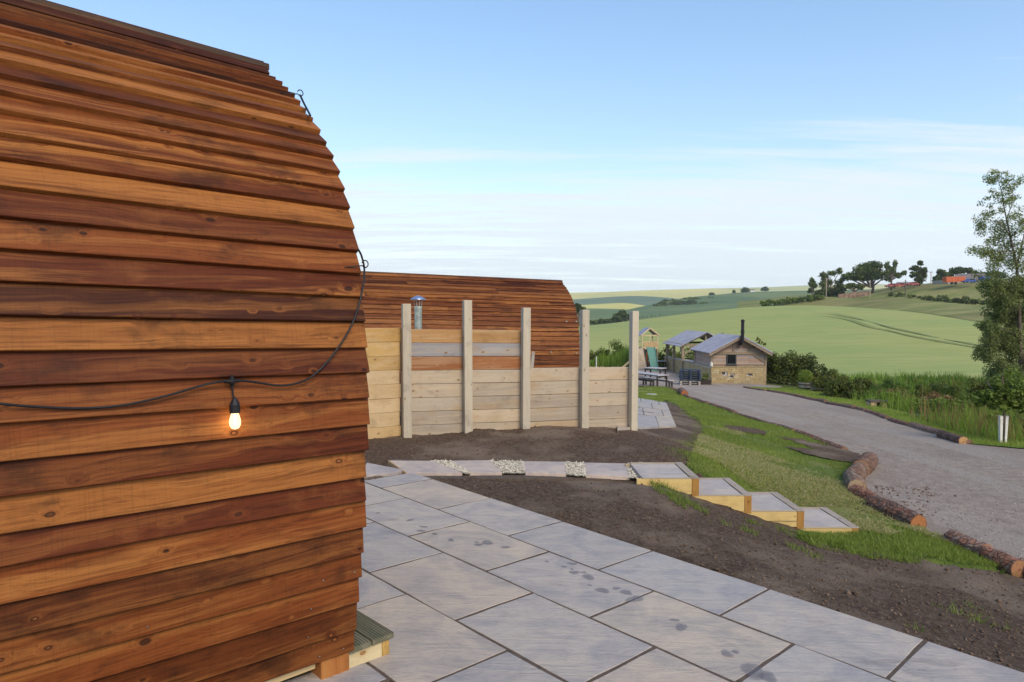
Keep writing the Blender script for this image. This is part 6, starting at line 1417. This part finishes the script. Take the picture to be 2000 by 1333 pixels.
def hedge_line(label, pts, hgt_px, dep, n, size, matl, seed, tint=.35, kind=None):
    P = [at(*p) for p in pts]; c = P[len(P) // 2]; sm = smooth_path(P, 5); ells = []
    rr = random.Random(seed)
    for p in sm: h_ = hgt_px / F * p[1] * rr.uniform(.6, 1.1); ells.append((p[0] - c[0], p[1] - c[1], p[2] - c[2] + h_ * .3, h_ * 1.2, dep, h_ * .75))
    t = thing('hedge', label, 'hedge', tuple(map(float, c))); V, f, ti = leaf_cloud(subclumps(ells, 5, .5, seed), n, size, seed, base_tint=tint); link('foliage', np_mesh('hedge', V, f, ti), matl, t); return t
hedge_line('rough hedge along the top left of the barley field', [(1490, 597, 256), (1530, 591, 258), (1570, 587, 260), (1605, 584, 262)], 9, 1.6, 2600, .5, M['leaf_mid'], 61, .30)
hedge_line('dark hedge crossing the grassy bank below the barn', [(1745, 583, 262), (1790, 586, 250), (1840, 588, 236), (1885, 591, 224), (1925, 593, 214)], 11, 1.8, 3200, .5, M['leaf_dark'], 62, .5)
hedge_line('low dark hedge on the near edge of the valley field', [(1146, 631, 390), (1160, 630, 392), (1176, 629, 394), (1190, 628, 396), (1210, 627, 398)], 6, 2.5, 1100, .8, M['leaf_far'], 63, .3)
hedge_line('low hedge by the trees left of the big oak', [(1595, 576, 285), (1615, 575, 284), (1632, 575, 283)], 9, 1.6, 900, .5, M['leaf_dark'], 64, .4)
def far_tree(name, label, pxc, py_base, Y, blobs, n, size, matl, seed, tint=.4, trunk_px=3, twist=0):
    b = at(pxc, py_base, Y); s = Y / F; ells = [((x - pxc) * s, random.uniform(-1, 1), (py_base - y) * s, rx * s, rx * s * .8, ry * s) for x, y, rx, ry in blobs]
    top = max(e[2] for e in ells); limbs = []
    for e in ells[:7]: limbs.append(([(0, 0, top * .25), (e[0] * .55, e[1] * .5, (top * .25 + e[2]) / 2), (e[0], e[1], e[2])], [trunk_px * s * .5, trunk_px * s * .35, trunk_px * s * .12]))
    return tree(name, label, 'tree', b, ([(0, 0, -2.5), (twist, 0, top * .28), (0, 0, top * .8)], [trunk_px * s * .75, trunk_px * s * .6, trunk_px * s * .2]), limbs, ells, int(n * 1.7), size, matl, 'trees on the hilltop', seed, 24, .42, tint)
far_tree('broadleaf_tree', 'small tree at the left end of the hilltop row', 1587, 580, 285, [(1587, 549, 7, 9), (1582, 556, 6, 7), (1591, 557, 6, 8), (1585, 567, 7, 6)], 700, .42, M['leaf_far'], 71, .35, 2)
far_tree('broadleaf_tree', 'airy light green tree second from the left of the hilltop row', 1616, 580, 284, [(1610, 540, 12, 10), (1625, 535, 10, 8), (1638, 531, 8, 7), (1605, 555, 8, 10), (1620, 553, 10, 10), (1612, 567, 9, 10), (1648, 541, 9, 8), (1640, 552, 10, 9)], 2000, .42, M['leaf_willow'], 72, .30, 2.5)
bush_ = far_tree('bushy_tree', 'dark squat bush between the airy tree and the big oak', 1638, 582, 280, [(1634, 563, 11, 11), (1645, 567, 9, 10), (1628, 570, 8, 10), (1640, 574, 12, 6)], 1400, .42, M['leaf_dark'], 73, .3, 2)
far_tree('oak_tree', 'broad spreading dark oak, the largest crown on the hilltop', 1701, 575, 282, [(1703, 521, 24, 10), (1683, 530, 24, 12), (1665, 539, 18, 9), (1718, 532, 18, 12), (1728, 541, 10, 9), (1690, 543, 26, 7), (1655, 545, 9, 6), (1708, 540, 18, 8)], 4200, .45, M['leaf_far'], 74, .34, 4, 1.)
far_tree('broadleaf_tree', 'small low branching tree in front of the big oak', 1669, 575, 276, [(1665, 558, 12, 6), (1680, 560, 10, 6), (1655, 561, 7, 5)], 900, .40, M['leaf_dark'], 75, .42, 3)
far_tree('broadleaf_tree', 'grey green thin crowned tree right of the big oak', 1741, 558, 275, [(1732, 522, 9, 10), (1742, 530, 12, 12), (1747, 516, 6, 8), (1752, 538, 9, 9), (1763, 534, 6, 6), (1738, 545, 8, 6)], 1400, .42, M['leaf_willow'], 76, .30, 2.5)
far_tree('pine_tree', 'dark pine standing alone on the skyline', 1795, 560, 272, [(1794, 516, 7, 6), (1790, 525, 11, 7), (1800, 529, 10, 7), (1786, 537, 11, 7), (1803, 541, 9, 8), (1794, 548, 13, 8)], 2000, .40, M['leaf_dark'], 77, .32, 3)
far_tree('broadleaf_tree', 'rounded dark tree just left of the orange trailer', 1836, 562, 285, [(1836, 536, 12, 11), (1828, 546, 9, 10), (1845, 545, 10, 11)], 1400, .42, M['leaf_far'], 78, .25, 3)
far_tree('broadleaf_tree', 'wide rounded dark tree behind the barn roof', 1877, 560, 290, [(1868, 532, 16, 10), (1885, 529, 16, 8), (1900, 538, 12, 9), (1855, 540, 8, 8)], 1900, .42, M['leaf_far'], 79, .25, 3)
far_tree('broadleaf_tree', 'low dark tree line at the right end of the barn', 1925, 562, 290, [(1912, 537, 14, 8), (1935, 537, 16, 8), (1955, 540, 14, 9)], 1500, .42, M['leaf_far'], 80, .25, 3)
far_tree('broadleaf_tree', 'dark tree half hidden behind the end of the far pod', 1130, 625, 230, [(1129, 598, 9, 6), (1136, 603, 8, 5), (1126, 607, 9, 6), (1139, 611, 5, 4)], 900, .36, M['leaf_dark'], 81, .3, 2.5)
far_tree('broadleaf_tree', 'rounded clump of trees alone in the valley field', 1210, 632, 380, [(1214, 613, 10, 8), (1206, 620, 12, 8), (1222, 620, 9, 10), (1196, 626, 7, 5)], 1500, .6, M['leaf_far'], 82, .32, 2)
# farm on the hilltop
def px_box(mb, x0, x1, y0, y1, Y, dep, o): a = at(x0, y1, Y) - o; b = at(x1, y0, Y) - o; mb.box(a[0], b[0], a[1], a[1] + dep, a[2], b[2]); return mb
o = at(1886, 557, 262); bn = thing('barn', 'long low barn with a brown grey roof on the hilltop', 'building', tuple(map(float, o)))
px_box(MB(), 1852, 1925, 546.5, 561, 262, 10, o).build('wall', M['concrete'], bn)
a, b = at(1849, 547, 261.5) - o, at(1927, 547, 261.5) - o; c, d = at(1872, 535.5, 267) - o, at(1926, 534.5, 267) - o
MB().hexa([tuple(a - [0, 0, .15]), tuple(b - [0, 0, .15]), tuple(d - [0, 0, .15]), tuple(c - [0, 0, .15]), tuple(a), tuple(b), tuple(d), tuple(c)]).build('roof', M['grey_roof'], bn)
MB().hexa([tuple(c - [0, 0, .16]), tuple(d - [0, 0, .16]), (d[0], d[1] + 6, a[2] - .2), (c[0], c[1] + 6, a[2] - .2), tuple(c), tuple(d), (d[0], d[1] + 6, a[2]), (c[0], c[1] + 6, a[2])]).build('roof', M['grey_roof'], bn)
for k in range(3): px_box(MB(), 1895 + k * 9, 1899 + k * 9, 549, 553, 261.9, .05, o).build('window', M['glass_dark'], bn)
o = at(1864, 556, 250); tl2 = thing('trailer', 'orange farm trailer parked in front of the barn', 'trailer', tuple(map(float, o)))
a0_, a1_ = at(1847, 552, 250) - o, at(1886, 541, 250) - o; w0 = a1_[0] - a0_[0]
MB().hexa([(a0_[0] + .4, 0, a0_[2]), (a1_[0] - .4, 0, a0_[2] + .3), (a1_[0] - .4, 2.2, a0_[2] + .3), (a0_[0] + .4, 2.2, a0_[2]), (a0_[0], -.1, a1_[2]), (a1_[0], -.1, a1_[2]), (a1_[0], 2.3, a1_[2]), (a0_[0], 2.3, a1_[2])]).build('body', M['orange_paint'], tl2)
for k in range(7): x = a0_[0] + .5 + k * (w0 - 1) / 6; MB().box(x - .06, x + .06, -.16, -.06, a0_[2] + .2, a1_[2]).build('rib', M['orange_paint'], tl2)
MB().box(a0_[0] - .05, a1_[0] + .05, -.18, -.08, a1_[2] - .1, a1_[2] + .05).build('top_rail', M['orange_paint'], tl2)
for x in (a0_[0] + 2.2, a0_[0] + 3.6): wh = MB().tube([(x, -.2, .45), (x, .15, .45)], .52, 14); wh.build('wheel', M['black_plastic'], tl2)
def car(label, pxc, py, Y, ln, paint, rz=0.):
    p = at(pxc, py, Y); t = thing('parked_car', label, 'car', tuple(map(float, p)), rz, 'vehicles parked on the hilltop'); h = 1.45
    mb = MB(); pr = [(-ln / 2, .3), (-ln / 2 + .05, .75), (-ln * .22, .9), (-ln * .08, h), (ln * .30, h), (ln * .42, .95), (ln / 2, .85), (ln / 2, .3)]
    n = len(pr); mb.v = [(x, y, z) for y in (-.85, .85) for x, z in pr]; mb.f = [tuple(range(n)), tuple(range(2 * n - 1, n - 1, -1))] + [(k, k + n, (k + 1) % n + n, (k + 1) % n) for k in range(n)]; mb.m = [0] * len(mb.f); mb.build('body', paint, t)
    MB().hexa([(-ln * .16, -.87, .93), (ln * .36, -.87, .93), (ln * .36, .87, .93), (-ln * .16, .87, .93), (-ln * .07, -.86, h - .1), (ln * .28, -.86, h - .1), (ln * .28, .86, h - .1), (-ln * .07, .86, h - .1)]).build('window', M['glass_dark'], t)
    for x in (-ln * .3, ln * .3):
        for y in (-.80, .70): MB().tube([(x, y - .08, .31), (x, y + .1, .31)], .31, 12).build('wheel', M['black_plastic'], t)
    return t
car('dark blue car parked by the orange trailer', 1893, 553, 246, 4.4, M['blue_paint'])
car('dull red car at the left of the farm yard', 1740, 561.5, 268, 4.2, M['red_paint'])
car('pinkish red car in the middle of the farm yard', 1757, 561, 267, 4.4, M['red_paint'])
car('red car nearest the pine in the farm yard', 1782, 558.5, 268, 4.2, M['red_paint'])
o = at(1925, 556, 255); vn = thing('blue_container', 'blue container at the right end of the barn', 'container', tuple(map(float, o))); px_box(MB(), 1919, 1934, 540, 557, 255, 2.4, o).build('body', M['blue_paint'], vn); px_box(MB(), 1920, 1926, 542, 556, 254.95, .04, o).build('door', M['blue_paint'], vn); px_box(MB(), 1927, 1933, 542, 556, 254.95, .04, o).build('door', M['blue_paint'], vn)
o = at(1768, 562, 285); ct = thing('cottage', 'low cottage with a grey roof between the grey green tree and the pine', 'building', tuple(map(float, o))); px_box(MB(), 1750, 1790, 556, 564, 285, 6, o).build('wall', M['rubble'], ct)
a, b = at(1747, 556.5, 284.5) - o, at(1793, 556.5, 284.5) - o; c, d = at(1752, 551.5, 288) - o, at(1789, 551.5, 288) - o
MB().hexa([tuple(a - [0, 0, .15]), tuple(b - [0, 0, .15]), tuple(d - [0, 0, .15]), tuple(c - [0, 0, .15]), tuple(a), tuple(b), tuple(d), tuple(c)]).build('roof', M['grey_roof'], ct)
o = at(1668, 577, 272); fw = thing('field_wall', 'low reddish stone wall climbing the hilltop below the oak', 'wall', tuple(map(float, o)))
a, b = at(1638, 582, 274), at(1700, 572, 268); a2, b2_ = at(1638, 575, 274), at(1700, 567.5, 268); M['red_stone'] = plain('reddish field stone', (.30, .19, .13), .9, var=.35, scale=1.2)
MB().hexa([tuple(a - o - [0, 0, 1]), tuple(b - o - [0, 0, 1]), tuple(b - o + [0, .5, -1]), tuple(a - o + [0, .5, -1]), tuple(a2 - o), tuple(b2_ - o), tuple(b2_ - o + [0, .5, 0]), tuple(a2 - o + [0, .5, 0])]).build('stonework', M['red_stone'], fw)
for px, y0, y1, Y, lab in ((1613.6, 544, 582, 270, 'pale pole in front of the airy hilltop tree'), (1699, 548, 579, 266, 'thin pole in front of the big oak trunk'), (1768, 547, 578, 250, 'dark thin pole in front of the farm yard'), (1818, 530, 559, 262, 'pale pole right of the pine')):
    p = at(px, y1, Y); hh_ = (y1 - y0) / F * Y; u = thing('utility_pole', lab, 'pole', tuple(map(float, p)), 0, 'poles on the hilltop'); MB().tube([(0, 0, -.8), (0, 0, hh_)], .14, 7).build('pole', M['trunk'] if px == 1768 else M['oak_z'], u, color=(.45, .38, .28, .3)); MB().box(-.7, .7, -.06, .06, hh_ - .6, hh_ - .45).build('cross_arm', M['trunk'], u)
# woods and farms on the far slopes
def far_wood(label, pts, n, size, tint, seed, matl):
    P = [at(x, y, Y) for x, y, Y, _, _ in pts]; c = P[0]; ells = [tuple(p - c) + (rx / F * p[1], rx / F * p[1] * .5, ry / F * p[1]) for p, (_, _, _, rx, ry) in zip(P, pts)]
    V, f, ti = leaf_cloud(subclumps(ells, 22, .42, seed), n, size, seed, base_tint=tint); o_ = link('woodland', np_mesh('woodland', V + c, f, ti), matl); o_['kind'] = 'stuff'
far_wood('', [(1290, 597, 800, 16.1, 7.5), (1315, 597, 805, 20.7, 9.0), (1345, 597, 810, 23.0, 10.5), (1375, 599, 810, 20.7, 7.5), (1350, 589, 860, 25.3, 9.0), (1385, 590, 880, 23.0, 9.0), (1420, 590, 890, 23.0, 9.0), (1448, 592, 880, 14.9, 7.5), (1310, 590, 850, 16.1, 6.0), (1400, 595, 830, 23.0, 7.5)], 22000, 1.7, .34, 91, M['leaf_far'])
hedge_line('faint hedge line across the middle of the valley field', [(1250, 622, 420), (1290, 618, 428), (1330, 614.5, 436)], 2.2, 2., 500, .8, M['leaf_far'], 65, .3)
for k, (px, py, Y, rx, ry, lab) in enumerate(((1456, 570, 985, 10, 5, 'larger dark clump of trees on the far skyline'), (1494, 568, 1015, 8, 4.5, 'smaller dark clump of trees on the far skyline, right of the larger'), (1390, 576.5, 945, 6, 2.6, 'dark low clump of trees at the left of the far skyline farm'), (1433, 572, 985, 2.4, 3, 'single small tree between the far skyline clumps'))):
    far_tree('tree_clump', lab, px, py + 3, Y, [(px - rx * .4, py - ry * .5, rx * .6, ry * .8), (px + rx * .4, py - ry * .5, rx * .6, ry * .8), (px, py - ry, rx * .6, ry * .7)], 420, 1.5, M['leaf_far'], 95 + k, .3, 1.)
o = at(1472, 570, 990); fm = thing('farmhouse', 'tiny pale farmhouse on the far skyline beside the tree clump', 'building', tuple(map(float, o))); px_box(MB(), 1464, 1474, 567, 571, 990, 6, o).build('wall', M['white_paint'], fm); px_box(MB(), 1463, 1475, 565.5, 567.2, 989.5, 7, o).build('roof', M['grey_roof'], fm)

# ------------------------------------------------------------------ evening air between here and the far hills
hm = bpy.data.materials.new('thin haze'); hm.use_nodes = True; ht = hm.node_tree; ht.nodes.clear()
pv_ = N(ht, 'ShaderNodeVolumePrincipled'); pv_.inputs['Color'].default_value = (.80, .89, 1., 1); pv_.inputs['Density'].default_value = .00013; pv_.inputs['Anisotropy'].default_value = .1
ho = N(ht, 'ShaderNodeOutputMaterial'); L(ht, pv_.outputs[0], ho.inputs['Volume'])
hz_ = MB().box(-9000, 9000, -400, 5200, -140, 190).build('haze', hm, None); hz_['kind'] = 'stuff'
S.cycles.volume_bounces = 1
